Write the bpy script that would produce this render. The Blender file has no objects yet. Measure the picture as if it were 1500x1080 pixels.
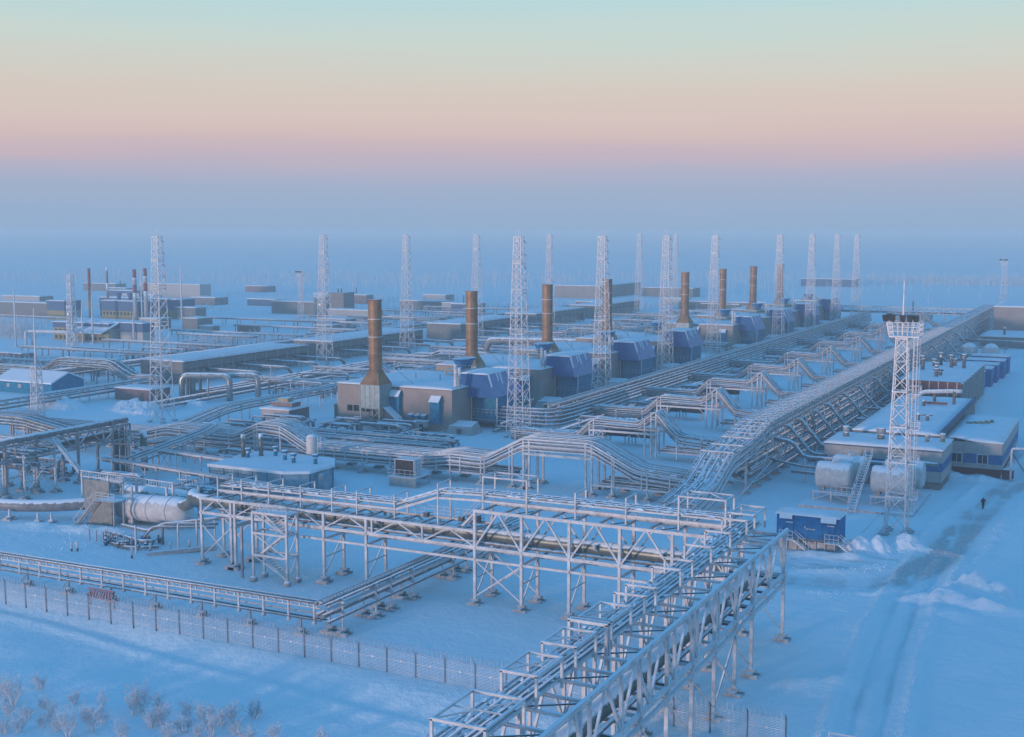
import bpy, math, random
import numpy as np
from mathutils import Vector, Matrix, noise

# ------------------------------------------------------------------ camera
F_PX, CX, CY, HORIZON_Y, CAM_H = 1817.0, 750.0, 540.0, 341.0, 40.0
PITCH = math.atan((CY - HORIZON_Y) / F_PX)
YAW = math.atan(916.0 / math.hypot(F_PX, CY - HORIZON_Y))      # heading, left of +Y
sc = bpy.context.scene
C = sc.collection
cam_data = bpy.data.cameras.new('camera')
cam = bpy.data.objects.new('camera', cam_data)
C.objects.link(cam)
cam_data.sensor_width = 36.0
cam_data.lens = 36.0 * F_PX / 1500.0
cam_data.clip_start = 1.0
cam_data.clip_end = 60000.0
cam.location = (0, 0, CAM_H)
cam.rotation_euler = (math.pi / 2 - PITCH, 0, YAW)
sc.camera = cam

def ray(px, py):
    x = (px - CX) / F_PX; y = -(py - CY) / F_PX
    f = math.cos(PITCH) + y * math.sin(PITCH); u = -math.sin(PITCH) + y * math.cos(PITCH)
    s, c = math.sin(YAW), math.cos(YAW)
    return (x * c - f * s, x * s + f * c, u)
def at(px, py, z=0.0):
    d = ray(px, py); t = (z - CAM_H) / d[2]
    return Vector((d[0] * t, d[1] * t, z))

# ------------------------------------------------------------------ world, sun, exposure
SUN_EL, SUN_AZ = math.radians(3.0), math.radians(-160.0)   # low, behind the camera and a little to the left
world = bpy.data.worlds.new('World'); sc.world = world
world.use_nodes = True
wn, wl = world.node_tree.nodes, world.node_tree.links
wn.clear()
w_out = wn.new('ShaderNodeOutputWorld')
w_bg = wn.new('ShaderNodeBackground'); w_bg.inputs['Strength'].default_value = 1.0
w_tc = wn.new('ShaderNodeTexCoord'); w_sep = wn.new('ShaderNodeSeparateXYZ')
w_ramp = wn.new('ShaderNodeValToRGB')
def lin(r, g, b):
    f = lambda v: (v / 255 / 12.92) if v / 255 <= 0.04045 else ((v / 255 + 0.055) / 1.055) ** 2.4
    return (f(r), f(g), f(b), 1.0)
# twilight opposite the sun: blue earth shadow, pink band, yellow, pale cyan, then blue to the zenith
stops = [(0.0, (144, 172, 206)), (0.0168, (147, 173, 205)), (0.033, (155, 173, 202)), (0.0492, (172, 174, 199)),
         (0.0626, (194, 177, 190)), (0.076, (208, 186, 186)), (0.092, (212, 194, 189)), (0.1125, (210, 200, 192)),
         (0.128, (205, 205, 197)), (0.149, (197, 211, 206)), (0.180, (181, 212, 217)), (0.26, (126, 187, 222)),
         (0.42, (82, 160, 219)), (1.0, (62, 143, 210))]
el = w_ramp.color_ramp.elements
while len(el) < len(stops): el.new(0.5)
for e, (p, c) in zip(el, stops):
    e.position = p; e.color = lin(*c)
w_sky = wn.new('ShaderNodeTexSky'); w_sky.sky_type = 'NISHITA'; w_sky.sun_disc = False
w_sky.sun_elevation = SUN_EL; w_sky.sun_rotation = SUN_AZ
w_mul = wn.new('ShaderNodeMix'); w_mul.data_type = 'RGBA'; w_mul.blend_type = 'ADD'
w_mul.inputs['Factor'].default_value = 0.012
wl.new(w_tc.outputs['Generated'], w_sep.inputs[0]); w_map = wn.new('ShaderNodeMapping'); w_map.inputs['Scale'].default_value = (2.0, 2.0, 34.0); w_noi = wn.new('ShaderNodeTexNoise'); w_noi.inputs['Scale'].default_value = 1.4; w_noi.inputs['Detail'].default_value = 4
w_ma = wn.new('ShaderNodeMath'); w_ma.operation = 'MULTIPLY_ADD'; w_ma.inputs[1].default_value = 0.022; w_mb = wn.new('ShaderNodeMath'); w_mb.operation = 'SUBTRACT'; w_mb.inputs[1].default_value = 0.011
wl.new(w_tc.outputs['Generated'], w_map.inputs['Vector']); wl.new(w_map.outputs['Vector'], w_noi.inputs['Vector'])   # thin uneven layers of air
wl.new(w_noi.outputs['Fac'], w_ma.inputs[0]); wl.new(w_sep.outputs['Z'], w_ma.inputs[2]); wl.new(w_ma.outputs[0], w_mb.inputs[0]); wl.new(w_mb.outputs[0], w_ramp.inputs['Fac'])
wl.new(w_ramp.outputs['Color'], w_mul.inputs['A']); wl.new(w_sky.outputs['Color'], w_mul.inputs['B'])
wl.new(w_mul.outputs['Result'], w_bg.inputs['Color']); wl.new(w_bg.outputs['Background'], w_out.inputs['Surface'])

sun_data = bpy.data.lights.new('sun', 'SUN'); sun_data.energy = 3.6
sun_data.angle = math.radians(6.0); sun_data.color = (1.0, 0.72, 0.64)
sun = bpy.data.objects.new('sun', sun_data); C.objects.link(sun)
to_sun = Vector((math.sin(SUN_AZ) * math.cos(SUN_EL), math.cos(SUN_AZ) * math.cos(SUN_EL), math.sin(SUN_EL)))
sun.rotation_euler = to_sun.to_track_quat('Z', 'Y').to_euler()

sc.view_settings.view_transform = 'Standard'; sc.view_settings.look = 'None'
sc.view_settings.exposure = 0.0; sc.view_settings.gamma = 1.0
sc.cycles.use_denoising = True
sc.cycles.max_bounces = 5; sc.cycles.diffuse_bounces = 2; sc.cycles.glossy_bounces = 2
sc.cycles.volume_bounces = 1; sc.cycles.transparent_max_bounces = 4
rnd = random.Random(7)

# ------------------------------------------------------------------ materials
SNOW = (0.80, 0.86, 0.92, 1.0)
def material(name, col, rough=0.7, metal=0.0, snow=0.0, frost=0.0, vary=0.12, scale=1.5, ribs=None, bump=0.0, col2=None):
    """base colour with wear; snow = cover on upward faces, frost = rime everywhere, ribs = (axis, pitch) sheet profile"""
    m = bpy.data.materials.new(name); m.use_nodes = True
    n, l = m.node_tree.nodes, m.node_tree.links
    b = n['Principled BSDF']
    b.inputs['Specular IOR Level'].default_value = 0.2 if rough > 0.3 else 0.5; b.inputs['Roughness'].default_value = rough; b.inputs['Metallic'].default_value = metal
    geo = n.new('ShaderNodeNewGeometry')
    nz = n.new('ShaderNodeTexNoise'); nz.inputs['Scale'].default_value = scale; nz.inputs['Detail'].default_value = 5
    l.new(geo.outputs['Position'], nz.inputs['Vector'])
    base = n.new('ShaderNodeMix'); base.data_type = 'RGBA'
    c = col
    d = col2 or tuple(v * (1 - 3 * vary) for v in c)
    base.inputs['A'].default_value = (*d, 1); base.inputs['B'].default_value = (*c, 1)
    r0 = n.new('ShaderNodeMapRange'); r0.inputs['From Min'].default_value = 0.35; r0.inputs['From Max'].default_value = 0.62
    l.new(nz.outputs['Fac'], r0.inputs['Value']); l.new(r0.outputs['Result'], base.inputs['Factor'])
    out = base.outputs['Result']
    if frost:
        fz = n.new('ShaderNodeTexNoise'); fz.inputs['Scale'].default_value = 0.9; fz.inputs['Detail'].default_value = 8
        fz.inputs['Roughness'].default_value = 0.75
        l.new(geo.outputs['Position'], fz.inputs['Vector'])
        fr = n.new('ShaderNodeMapRange'); fr.inputs['From Min'].default_value = 0.3; fr.inputs['From Max'].default_value = 0.7
        fr.inputs['To Min'].default_value = frost * 0.4; fr.inputs['To Max'].default_value = min(1, frost * 1.6)
        l.new(fz.outputs['Fac'], fr.inputs['Value'])
        fm = n.new('ShaderNodeMix'); fm.data_type = 'RGBA'; fm.inputs['B'].default_value = (0.82, 0.84, 0.87, 1)
        l.new(out, fm.inputs['A']); l.new(fr.outputs['Result'], fm.inputs['Factor']); out = fm.outputs['Result']
    if snow:
        sp = n.new('ShaderNodeSeparateXYZ'); l.new(geo.outputs['Normal'], sp.inputs[0])
        ad = n.new('ShaderNodeMath'); ad.operation = 'MULTIPLY_ADD'
        l.new(nz.outputs['Fac'], ad.inputs[0]); ad.inputs[1].default_value = 0.7; l.new(sp.outputs['Z'], ad.inputs[2])
        sr = n.new('ShaderNodeMapRange'); sr.inputs['From Min'].default_value = 1.25 - 0.55 * snow; sr.inputs['From Max'].default_value = 1.40 - 0.55 * snow
        l.new(ad.outputs[0], sr.inputs['Value'])
        sm = n.new('ShaderNodeMix'); sm.data_type = 'RGBA'; sm.inputs['B'].default_value = SNOW
        l.new(out, sm.inputs['A']); l.new(sr.outputs['Result'], sm.inputs['Factor']); out = sm.outputs['Result']
        if metal:
            mi = n.new('ShaderNodeMath'); mi.operation = 'MULTIPLY_ADD'; mi.inputs[1].default_value = -metal; mi.inputs[2].default_value = metal
            l.new(sr.outputs['Result'], mi.inputs[0]); l.new(mi.outputs[0], b.inputs['Metallic'])
    l.new(out, b.inputs['Base Color'])
    if ribs:
        tc = n.new('ShaderNodeTexCoord'); wv = n.new('ShaderNodeTexWave'); wv.wave_type = 'BANDS'; wv.bands_direction = ribs[0]
        wv.inputs['Scale'].default_value = 0.314 / ribs[1]; wv.inputs['Distortion'].default_value = 0
        l.new(geo.outputs['Position'], wv.inputs['Vector'])
        bp = n.new('ShaderNodeBump'); bp.inputs['Strength'].default_value = 0.6; bp.inputs['Distance'].default_value = 0.05
        l.new(wv.outputs['Fac'], bp.inputs['Height']); l.new(bp.outputs['Normal'], b.inputs['Normal'])
    elif bump:
        bp = n.new('ShaderNodeBump'); bp.inputs['Strength'].default_value = bump; bp.inputs['Distance'].default_value = 0.1
        l.new(nz.outputs['Fac'], bp.inputs['Height']); l.new(bp.outputs['Normal'], b.inputs['Normal'])
    return m
M = dict(
    rime=material('rimed_steel', (0.36, 0.33, 0.33), 0.6, 0, snow=0.85, frost=0.52),
    steel=material('galvanised_steel', (0.20, 0.19, 0.20), 0.5, 0.2, snow=0.8, frost=0.22),
    mast=material('rimed_mast', (0.52, 0.47, 0.46), 0.7, 0, snow=0.5, frost=0.5),
    dark=material('dark_steel', (0.07, 0.07, 0.08), 0.6, 0.1, snow=0.8, frost=0.08),
    pipe=material('rimed_pipe', (0.11, 0.115, 0.125), 0.5, 0.1, snow=0.85, frost=0.18),
    clad=material('pipe_cladding', (0.15, 0.17, 0.15), 0.4, 0.4, snow=0.8, frost=0.05, scale=0.8),
    tin=material('bright_cladding', (0.34, 0.36, 0.35), 0.35, 0.6, snow=0.8, frost=0.05),
    vessel=material('white_vessel', (0.58, 0.54, 0.51), 0.5, 0, snow=0.7, frost=0.25, col2=(0.42, 0.39, 0.37)),
    rust=material('rusty_stack', (0.30, 0.18, 0.095), 0.5, 0.15, snow=0.2, frost=0.0, scale=0.7, col2=(0.20, 0.115, 0.06)),
    band=material('stack_band', (0.55, 0.50, 0.46), 0.5, 0.2, snow=0.7, frost=0.3),
    casing=material('casing_sheet', (0.26, 0.34, 0.34), 0.5, 0.1, frost=0.12, col2=(0.18, 0.25, 0.26)),
    tan=material('tan_sheet', (0.33, 0.275, 0.245), 0.7, 0, frost=0.05, vary=0.05, scale=0.3, ribs=('X', 0.35)),
    tany=material('tan_sheet_side', (0.33, 0.275, 0.245), 0.7, 0, frost=0.05, vary=0.05, scale=0.3, ribs=('Y', 0.35)),
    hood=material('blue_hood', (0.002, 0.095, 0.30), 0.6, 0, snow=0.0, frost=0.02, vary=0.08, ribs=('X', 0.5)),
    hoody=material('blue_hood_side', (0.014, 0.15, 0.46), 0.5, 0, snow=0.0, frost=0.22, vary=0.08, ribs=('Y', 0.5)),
    teal=material('teal_sheet', (0.001, 0.22, 0.40), 0.6, 0, snow=0.9, frost=0.01),
    navy=material('blue_paint', (0.002, 0.17, 0.42), 0.6, 0, snow=0.9, frost=0.01),
    bluewall=material('blue_band', (0.008, 0.16, 0.38), 0.6, 0, frost=0.04),
    pale=material('pale_blue_panel', (0.16, 0.33, 0.42), 0.6, 0, frost=0.12),
    white=material('white_panel', (0.42, 0.39, 0.375), 0.7, 0, snow=0.8, frost=0.08, vary=0.05),
    grey=material('grey_panel', (0.24, 0.24, 0.22), 0.7, 0, frost=0.1, ribs=('X', 0.3)),
    greyflat=material('grey_plaster', (0.20, 0.195, 0.18), 0.8, 0, snow=0.9, frost=0.06),
    brick=material('red_brick', (0.16, 0.045, 0.028), 0.85, 0, snow=0.9, frost=0.03, scale=3),
    pinkbrick=material('faded_brick', (0.22, 0.11, 0.10), 0.85, 0, snow=0.9, frost=0.12, scale=3),
    yellow=material('yellow_panel', (0.36, 0.28, 0.11), 0.7, 0, frost=0.05),
    deck=material('yellow_deck', (0.36, 0.29, 0.12), 0.7, 0, snow=0.5, frost=0.15),
    slate=material('blue_grey_panel', (0.05, 0.12, 0.24), 0.7, 0, frost=0.05),
    black=material('black', (0.02, 0.02, 0.022), 0.6, 0, frost=0.02),
    glass=material('dark_glass', (0.03, 0.035, 0.04), 0.12, 0),
    red=material('red_paint', (0.38, 0.02, 0.03), 0.5, 0, snow=0.5, frost=0.15),
    chimred=material('chimney_red', (0.28, 0.03, 0.03), 0.6, 0, frost=0.05),
    orange=material('orange_pipe', (0.34, 0.10, 0.05), 0.6, 0, snow=0.9, frost=0.1),
    sleeper=material('sleeper', (0.20, 0.19, 0.19), 0.9, 0, snow=0.95, frost=0.4),
    twig=material('rimed_twig', (0.55, 0.52, 0.55), 0.9, 0, snow=0.95, frost=0.62, scale=6),
    snow=material('snow', (0.80, 0.86, 0.92), 0.8, 0, vary=0.02, scale=0.6, bump=0.25),
    cloth=material('dark_clothing', (0.02, 0.02, 0.025), 0.9, 0),
    skin=material('skin', (0.40, 0.24, 0.18), 0.6, 0),
    green=material('green_sheet', (0.10, 0.22, 0.08), 0.7, 0, frost=0.1),
    wire=material('rimed_wire', (0.55, 0.55, 0.57), 0.7, 0, frost=0.5),
    post=material('fence_post', (0.05, 0.07, 0.12), 0.7, 0, frost=0.1),
)

# ------------------------------------------------------------------ mesh helpers
class MB:
    def __init__(self): self.v = []; self.f = []; self.s = []
    def face(self, pts, smooth=False):
        i = len(self.v); self.v += [tuple(p) for p in pts]; self.f.append(tuple(range(i, i + len(pts)))); self.s.append(smooth)
    def hexa(self, p):      # 4 bottom, 4 top
        i = len(self.v); self.v += [tuple(q) for q in p]
        for f in ((3, 2, 1, 0), (4, 5, 6, 7), (0, 1, 5, 4), (1, 2, 6, 5), (2, 3, 7, 6), (3, 0, 4, 7)):
            self.f.append(tuple(i + k for k in f)); self.s.append(False)
        return self
    def box(self, x0, x1, y0, y1, z0, z1):
        return self.hexa([(x0, y0, z0), (x1, y0, z0), (x1, y1, z0), (x0, y1, z0), (x0, y0, z1), (x1, y0, z1), (x1, y1, z1), (x0, y1, z1)])
    def beam(self, p, q, w, h=None):
        h = h or w; p = Vector(p); q = Vector(q); d = q - p
        if d.length < 1e-6: return self
        d.normalize(); up = Vector((0, 0, 1)) if abs(d.z) < 0.95 else Vector((0, 1, 0))
        s = d.cross(up).normalized() * (w / 2); u = s.cross(d).normalized() * (h / 2)
        return self.hexa([p - s - u, p + s - u, q + s - u, q - s - u, p - s + u, p + s + u, q + s + u, q - s + u])
    def tube(self, pts, r, n=8, cap=True):
        pts = [Vector(p) for p in pts]; rs = r if isinstance(r, (list, tuple)) else [r] * len(pts)
        k0 = len(self.v); t0 = (pts[1] - pts[0]).normalized()
        a = t0.cross(Vector((0, 0, 1)) if abs(t0.z) < 0.9 else Vector((1, 0, 0))).normalized()
        for i, p in enumerate(pts):
            t = ((pts[i + 1] - p).normalized() if i + 1 < len(pts) else Vector()) + ((p - pts[i - 1]).normalized() if i else Vector())
            t.normalize(); a = (a - t * a.dot(t)).normalized(); b = t.cross(a)
            k = 1.0
            if 0 < i < len(pts) - 1:
                k = 1.0 / max(0.5, t.dot((pts[i + 1] - p).normalized()))
            for j in range(n):
                g = 2 * math.pi * j / n
                self.v.append(tuple(p + (a * math.cos(g) + b * math.sin(g)) * rs[i] * (k if k < 1.3 else 1.15)))
        for i in range(len(pts) - 1):
            for j in range(n):
                x = k0 + i * n + j; y = k0 + i * n + (j + 1) % n
                self.f.append((x, y, y + n, x + n)); self.s.append(True)
        if cap:
            self.f.append(tuple(k0 + j for j in reversed(range(n)))); self.s.append(False)
            e = k0 + (len(pts) - 1) * n; self.f.append(tuple(e + j for j in range(n))); self.s.append(False)
        return self
    def mesh(self, name, mat):
        me = bpy.data.meshes.new(name); me.from_pydata(self.v, [], self.f)
        me.polygons.foreach_set('use_smooth', self.s); me.materials.append(M[mat] if isinstance(mat, str) else mat); me.update()
        return me
    def obj(self, name, mat, parent=None):
        o = bpy.data.objects.new(name, self.mesh(name, mat)); C.objects.link(o)
        if parent: adopt(o, parent)
        return o

def adopt(o, parent):
    o.parent = parent
    if parent.parent is None: o.matrix_parent_inverse = Matrix.Translation(-parent.location)
def tag(o, label, cat, group=None):
    o['label'] = label; o['category'] = cat
    if group: o['group'] = group
    return o
def thing(name, label, cat, loc=(0, 0, 0), group=None):
    o = bpy.data.objects.new(name, None); o.empty_display_size = 0.5; C.objects.link(o); o.location = loc
    return tag(o, label, cat, group)
def structure(o): o['kind'] = 'structure'; return o
def copy_tree(o, parent=None):
    c = o.copy(); C.objects.link(c); c.parent = parent
    for ch in list(o.children): copy_tree(ch, c)
    return c
def place(root, loc, label, group=None, rotz=None, scale=None):
    c = copy_tree(root); c.location = loc; c['label'] = label
    if group: c['group'] = group
    if rotz is not None: c.rotation_euler.z = rotz
    if scale: c.scale = scale
    return c
ORD = ['nearest', 'second', 'third', 'fourth', 'fifth', 'sixth', 'seventh', 'eighth', 'ninth', 'tenth', 'eleventh', 'twelfth', 'thirteenth', 'fourteenth', 'fifteenth', 'sixteenth', 'seventeenth', 'eighteenth', 'nineteenth', 'twentieth', 'twenty-first', 'twenty-second', 'twenty-third', 'twenty-fourth', 'twenty-fifth', 'twenty-sixth']
def bend(pts, rad=0.8, k=4):
    """round the corners of a pipe run"""
    pts = [Vector(p) for p in pts]; out = [pts[0]]
    for i in range(1, len(pts) - 1):
        a, b, c = pts[i - 1], pts[i], pts[i + 1]
        u = (a - b); v = (c - b); r = min(rad, u.length * 0.45, v.length * 0.45); u.normalize(); v.normalize()
        p0 = b + u * r; p2 = b + v * r
        for j in range(k + 1):
            t = j / k; out.append(p0 * (1 - t) ** 2 + b * 2 * t * (1 - t) + p2 * t * t)
    out.append(pts[-1]); return out
def wall_box(parent, x0, x1, y0, y1, z0, z1, mx, my, name='wall'):
    """front and back walls and side walls as separate parts"""
    t = 0.25
    MB().box(x0, x1, y0, y0 + t, z0, z1).obj(name, mx, parent)
    MB().box(x0, x1, y1 - t, y1, z0, z1).obj(name, mx, parent)
    MB().box(x0, x0 + t, y0 + t, y1 - t, z0, z1).obj(name, my, parent)
    MB().box(x1 - t, x1, y0 + t, y1 - t, z0, z1).obj(name, my, parent)
def snow_slab(x0, x1, y0, y1, z, t=0.35, seed=0, over=0.3, zfun=None):
    """snow lying on a roof, uneven edge and surface"""
    nx = max(4, int((x1 - x0) / 1.6)); ny = max(4, int((y1 - y0) / 1.6)); b = MB()
    xs = np.linspace(x0 - over, x1 + over, nx + 1); ys = np.linspace(y0 - over, y1 + over, ny + 1)
    top = {}
    for i, x in enumerate(xs):
        for j, y in enumerate(ys):
            e = i in (0, nx) or j in (0, ny)
            q = noise.noise(Vector((x * 0.35 + seed, y * 0.35, seed * 1.7)))
            dx = (0.12 * noise.noise(Vector((y, seed, 3))) if i in (0, nx) else 0); dy = 0.12 * noise.noise(Vector((x, seed, 9))) if j in (0, ny) else 0
            zz = z + (zfun(x, y) if zfun else 0)
            top[i, j] = len(b.v); b.v.append((x + dx, y + dy, zz + (t * 0.45 if e else t * (1 + 0.45 * q))))
    bot = {}
    for i in range(nx + 1):
        for j in range(ny + 1):
            if i in (0, nx) or j in (0, ny):
                p = b.v[top[i, j]]; bot[i, j] = len(b.v); b.v.append((p[0], p[1], z + (zfun(p[0], p[1]) if zfun else 0) + 0.004))
    for i in range(nx):
        for j in range(ny):
            b.f.append((top[i, j], top[i + 1, j], top[i + 1, j + 1], top[i, j + 1])); b.s.append(True)
    for i in range(nx):
        b.f.append((bot[i, 0], bot[i + 1, 0], top[i + 1, 0], top[i, 0])); b.s.append(False)
        b.f.append((bot[i + 1, ny], bot[i, ny], top[i, ny], top[i + 1, ny])); b.s.append(False)
    for j in range(ny):
        b.f.append((bot[0, j + 1], bot[0, j], top[0, j], top[0, j + 1])); b.s.append(False)
        b.f.append((bot[nx, j], bot[nx, j + 1], top[nx, j + 1], top[nx, j])); b.s.append(False)
    return b

# ------------------------------------------------------------------ ground
def vnoise(x, y, seed=0):
    xi = np.floor(x).astype(np.int64); yi = np.floor(y).astype(np.int64); fx = x - xi; fy = y - yi
    def h(a, b):
        n = (a * 374761393 + b * 668265263 + seed * 974711) & 0x7fffffff
        n = ((n ^ (n >> 13)) * 1274126177) & 0x7fffffff
        return ((n ^ (n >> 16)) & 0xffff) / 65535.0
    ux = fx * fx * (3 - 2 * fx); uy = fy * fy * (3 - 2 * fy)
    return (h(xi, yi) * (1 - ux) + h(xi + 1, yi) * ux) * (1 - uy) + (h(xi, yi + 1) * (1 - ux) + h(xi + 1, yi + 1) * ux) * uy - 0.5
def fbm(x, y, s, o=4, seed=0):
    r = 0
    for i in range(o): r = r + vnoise(x / s * 2 ** i, y / s * 2 ** i, seed + i) / 2 ** i
    return r
def sstep(a, b, x):
    t = np.clip((x - a) / (b - a), 0, 1); return t * t * (3 - 2 * t)
def seg_dist(x, y, line):
    best = np.full(x.shape, 1e9)
    for (ax, ay), (bx, by) in zip(line[:-1], line[1:]):
        dx, dy = bx - ax, by - ay
        t = np.clip(((x - ax) * dx + (y - ay) * dy) / (dx * dx + dy * dy), 0, 1)
        best = np.minimum(best, np.hypot(x - ax - t * dx, y - ay - t * dy))
    return best
ROAD = [(-12, 232), (-15.2, 216.7), (-18.0, 190), (-19.2, 172.8), (-19.9, 157), (-22, 147.3), (-26.5, 141.9), (-33, 140.1), (-44, 139)]
RUTS = [(-19.8, 158), (-20.4, 140), (-20.3, 132), (-19.2, 114), (-17.6, 97.6), (-16.5, 86)]
FARROAD = [(-15, 217), (-18, 261), (-24, 301), (-27, 345), (-27, 420), (-20, 520)]
LUMPS = [  # x, y, rx, ry, height
    (-17.0, 139.5, 3.4, 2.0, 0.7), (-11.5, 138, 3.5, 2.0, 0.6), (-16.5, 134.5, 3.0, 1.5, 0.45),
    (-24.0, 162.0, 2.6, 1.8, 0.8), (-33.5, 151.8, 3.2, 1.1, 0.6), (-29.2, 152.6, 2.0, 1.0, 0.5),
    
    (-25.5, 212.6, 2.4, 1.8, 0.9), (-21, 211.3, 2.8, 1.3, 0.6),
    (-24.4, 106.6, 2.0, 1.5, 0.55), (-21.8, 108.2, 2.2, 1.2, 0.5), (-126, 121, 3.0, 1.5, 0.7), (-122, 122.5, 2.5, 1.3, 0.6), (-133, 120, 4.0, 2.0, 0.5),
    (-23.4, 125, 2.0, 6.0, 0.25), (-15.0, 262, 5, 14, 0.9), (-16, 238, 3, 8, 0.8), (-17, 300, 5, 20, 0.8), (-112, 165, 3, 3, 0.4)]
def height(x, y):
    z = 0.22 * fbm(x, y, 14, 4, 3) + 0.05 * fbm(x * 0.6 + y * 0.5, y * 0.6 - x * 0.5, 2.2, 2, 9) + 0.05 * fbm(x * 0.25, y, 1.6, 2, 19) * (x > -45)
    ridge = 85.4 + (-49.7 - x) * 0.1 + 1.2 * fbm(x, y * 0 + 3, 14, 2, 5)
    d = y - ridge
    near = np.abs(x) < 400
    z = np.where(near & (d < 6), z + 0.26 * np.exp(-(d / 0.8) ** 2) - 0.95 * (1 - sstep(-0.5, 5.5, d)) + 0.02 * np.clip(d, -20, 0) * -1 + 0.35 * fbm(x, y, 9, 3, 11) * (1 - sstep(-6, 0, d)), z)
    for lx, ly, rx, ry, h in LUMPS:
        q = ((x - lx) / rx) ** 2 + ((y - ly) / ry) ** 2
        z = z + h * np.exp(-q) * (1 + 0.9 * fbm(x, y, 1.6, 3, 21))
    rd = seg_dist(x, y, ROAD); wob = 0.8 * fbm(x, y, 5, 3, 31)
    z = z + 0.32 * np.exp(-((rd - 4.4 + wob) / 0.6) ** 2) * (0.6 + fbm(x, y, 2.5, 2, 41)) - 0.12 * np.exp(-(rd / 3.0) ** 4)
    ru = seg_dist(x, y, RUTS)
    w2 = 0.25 * fbm(x, y, 6, 2, 51)
    z = z - 0.20 * np.exp(-((ru - 1.15 + w2) / 0.38) ** 2) + 0.26 * np.exp(-((ru - 3.0 + 2 * w2) / 0.5) ** 2) + 0.07 * np.exp(-(ru / 0.4) ** 2) * (0.7 + fbm(x, y, 1.6, 2, 61)) - 0.06 * np.exp(-(ru / 2.6) ** 4)
    fr = seg_dist(x, y, FARROAD)
    z = z - 0.15 * np.exp(-(fr / 5) ** 4) + 0.3 * np.exp(-((fr - 6.5) / 1.2) ** 2)
    far = np.hypot(x, y)
    z = np.where(far > 900, z + 3.0 * fbm(x, y, 900, 3, 71) * sstep(900, 2500, far), z)
    return z
def graded(lo, hi, step, far_lo, far_hi, g=1.14):
    c = list(np.arange(lo, hi + 1e-6, step)); s = step; v = hi
    while v < far_hi: s *= g; v += s; c.append(v)
    s = step; v = lo
    while v > far_lo: s *= g; v -= s; c.insert(0, v)
    return np.array(c)
gx = graded(-130, -40, 0.6, -11000, -39, 1.14); gx = np.concatenate([gx[gx < -39.9], graded(-39.6, -5, 0.28, -39.5, 11000, 1.14)]); gx = np.unique(np.round(gx, 3)); gy = graded(70, 228, 0.45, -9000, 14000)
GX, GY = np.meshgrid(gx, gy, indexing='xy')
GZ = height(GX, GY)
me = bpy.data.meshes.new('snow_ground')
nxg, nyg = len(gx), len(gy)
verts = np.stack([GX.ravel(), GY.ravel(), GZ.ravel()], 1)
ii = (np.arange(nyg - 1)[:, None] * nxg + np.arange(nxg - 1)[None, :]).ravel()
quads = np.stack([ii, ii + 1, ii + nxg + 1, ii + nxg], 1)
me.vertices.add(len(verts)); me.vertices.foreach_set('co', verts.ravel())
me.loops.add(quads.size); me.loops.foreach_set('vertex_index', quads.ravel())
me.polygons.add(len(quads)); me.polygons.foreach_set('loop_start', np.arange(0, quads.size, 4)); me.polygons.foreach_set('loop_total', np.full(len(quads), 4))
me.polygons.foreach_set('use_smooth', np.ones(len(quads), bool)); me.update(calc_edges=True)
rd = seg_dist(GX, GY, ROAD); rut_d0 = seg_dist(GX, GY, RUTS)
dirt = np.clip(1.5 * (np.exp(-((rd - 1.1) / 0.8) ** 2) + 0.35 * np.exp(-(rd / 2.4) ** 2)) * sstep(-0.7, 0.35, fbm(GX * 1.6, GY * 0.3, 2.0, 4, 81)), 0, 1)
dirt *= np.clip(0.75 + 1.6 * fbm(GX, GY, 9, 3, 91), 0.1, 1) * np.where(GX < -24, 0.75, 1)
dirt = np.minimum(dirt, 0.62)
dirt = np.maximum(dirt, 0.25 * np.exp(-((rut_d0 - 1.15) / 0.4) ** 2) * sstep(-0.2, 0.3, fbm(GX, GY * 0.3, 3, 3, 85)))
for lx, ly, rx, ry, a in [(-33, 148.5, 5.5, 2.6, 0.7), (-28.5, 150, 3.5, 1.6, 0.75), (-26, 153.5, 2.2, 1.6, 0.4), (-14.5, 144, 2.5, 2, 0.18)]:
    dirt = np.maximum(dirt, a * np.exp(-((GX - lx) / rx) ** 2 - ((GY - ly) / ry) ** 2) * sstep(-0.25, 0.3, fbm(GX, GY * 2, 2.5, 4, 83)))
rut_d = seg_dist(GX, GY, RUTS)
packed = np.exp(-(rut_d / 2.6) ** 4) * 0.6 + np.exp(-(rd / 4.0) ** 4) * 0.6 + 0.5 * np.exp(-(seg_dist(GX, GY, FARROAD) / 6) ** 4)
for nm, arr in (('dirt', dirt), ('packed', np.clip(packed, 0, 1))):
    at_ = me.attributes.new(nm, 'FLOAT', 'POINT'); at_.data.foreach_set('value', arr.ravel().astype(np.float32))
gm = bpy.data.materials.new('snow_ground'); gm.use_nodes = True
n, l = gm.node_tree.nodes, gm.node_tree.links; b = n['Principled BSDF']
b.inputs['Roughness'].default_value = 0.75
geo = n.new('ShaderNodeNewGeometry'); nz = n.new('ShaderNodeTexNoise'); nz.inputs['Scale'].default_value = 0.35; nz.inputs['Detail'].default_value = 9; nz.inputs['Roughness'].default_value = 0.62
l.new(geo.outputs['Position'], nz.inputs['Vector'])
a1 = n.new('ShaderNodeAttribute'); a1.attribute_name = 'dirt'; a2 = n.new('ShaderNodeAttribute'); a2.attribute_name = 'packed'
m0 = n.new('ShaderNodeMix'); m0.data_type = 'RGBA'; m0.inputs['A'].default_value = (0.74, 0.85, 0.91, 1); m0.inputs['B'].default_value = (0.80, 0.89, 0.93, 1)
l.new(nz.outputs['Fac'], m0.inputs['Factor'])
m1 = n.new('ShaderNodeMix'); m1.data_type = 'RGBA'; m1.inputs['B'].default_value = (0.72, 0.84, 0.90, 1)
l.new(m0.outputs['Result'], m1.inputs['A']); l.new(a2.outputs['Fac'], m1.inputs['Factor'])
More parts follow.
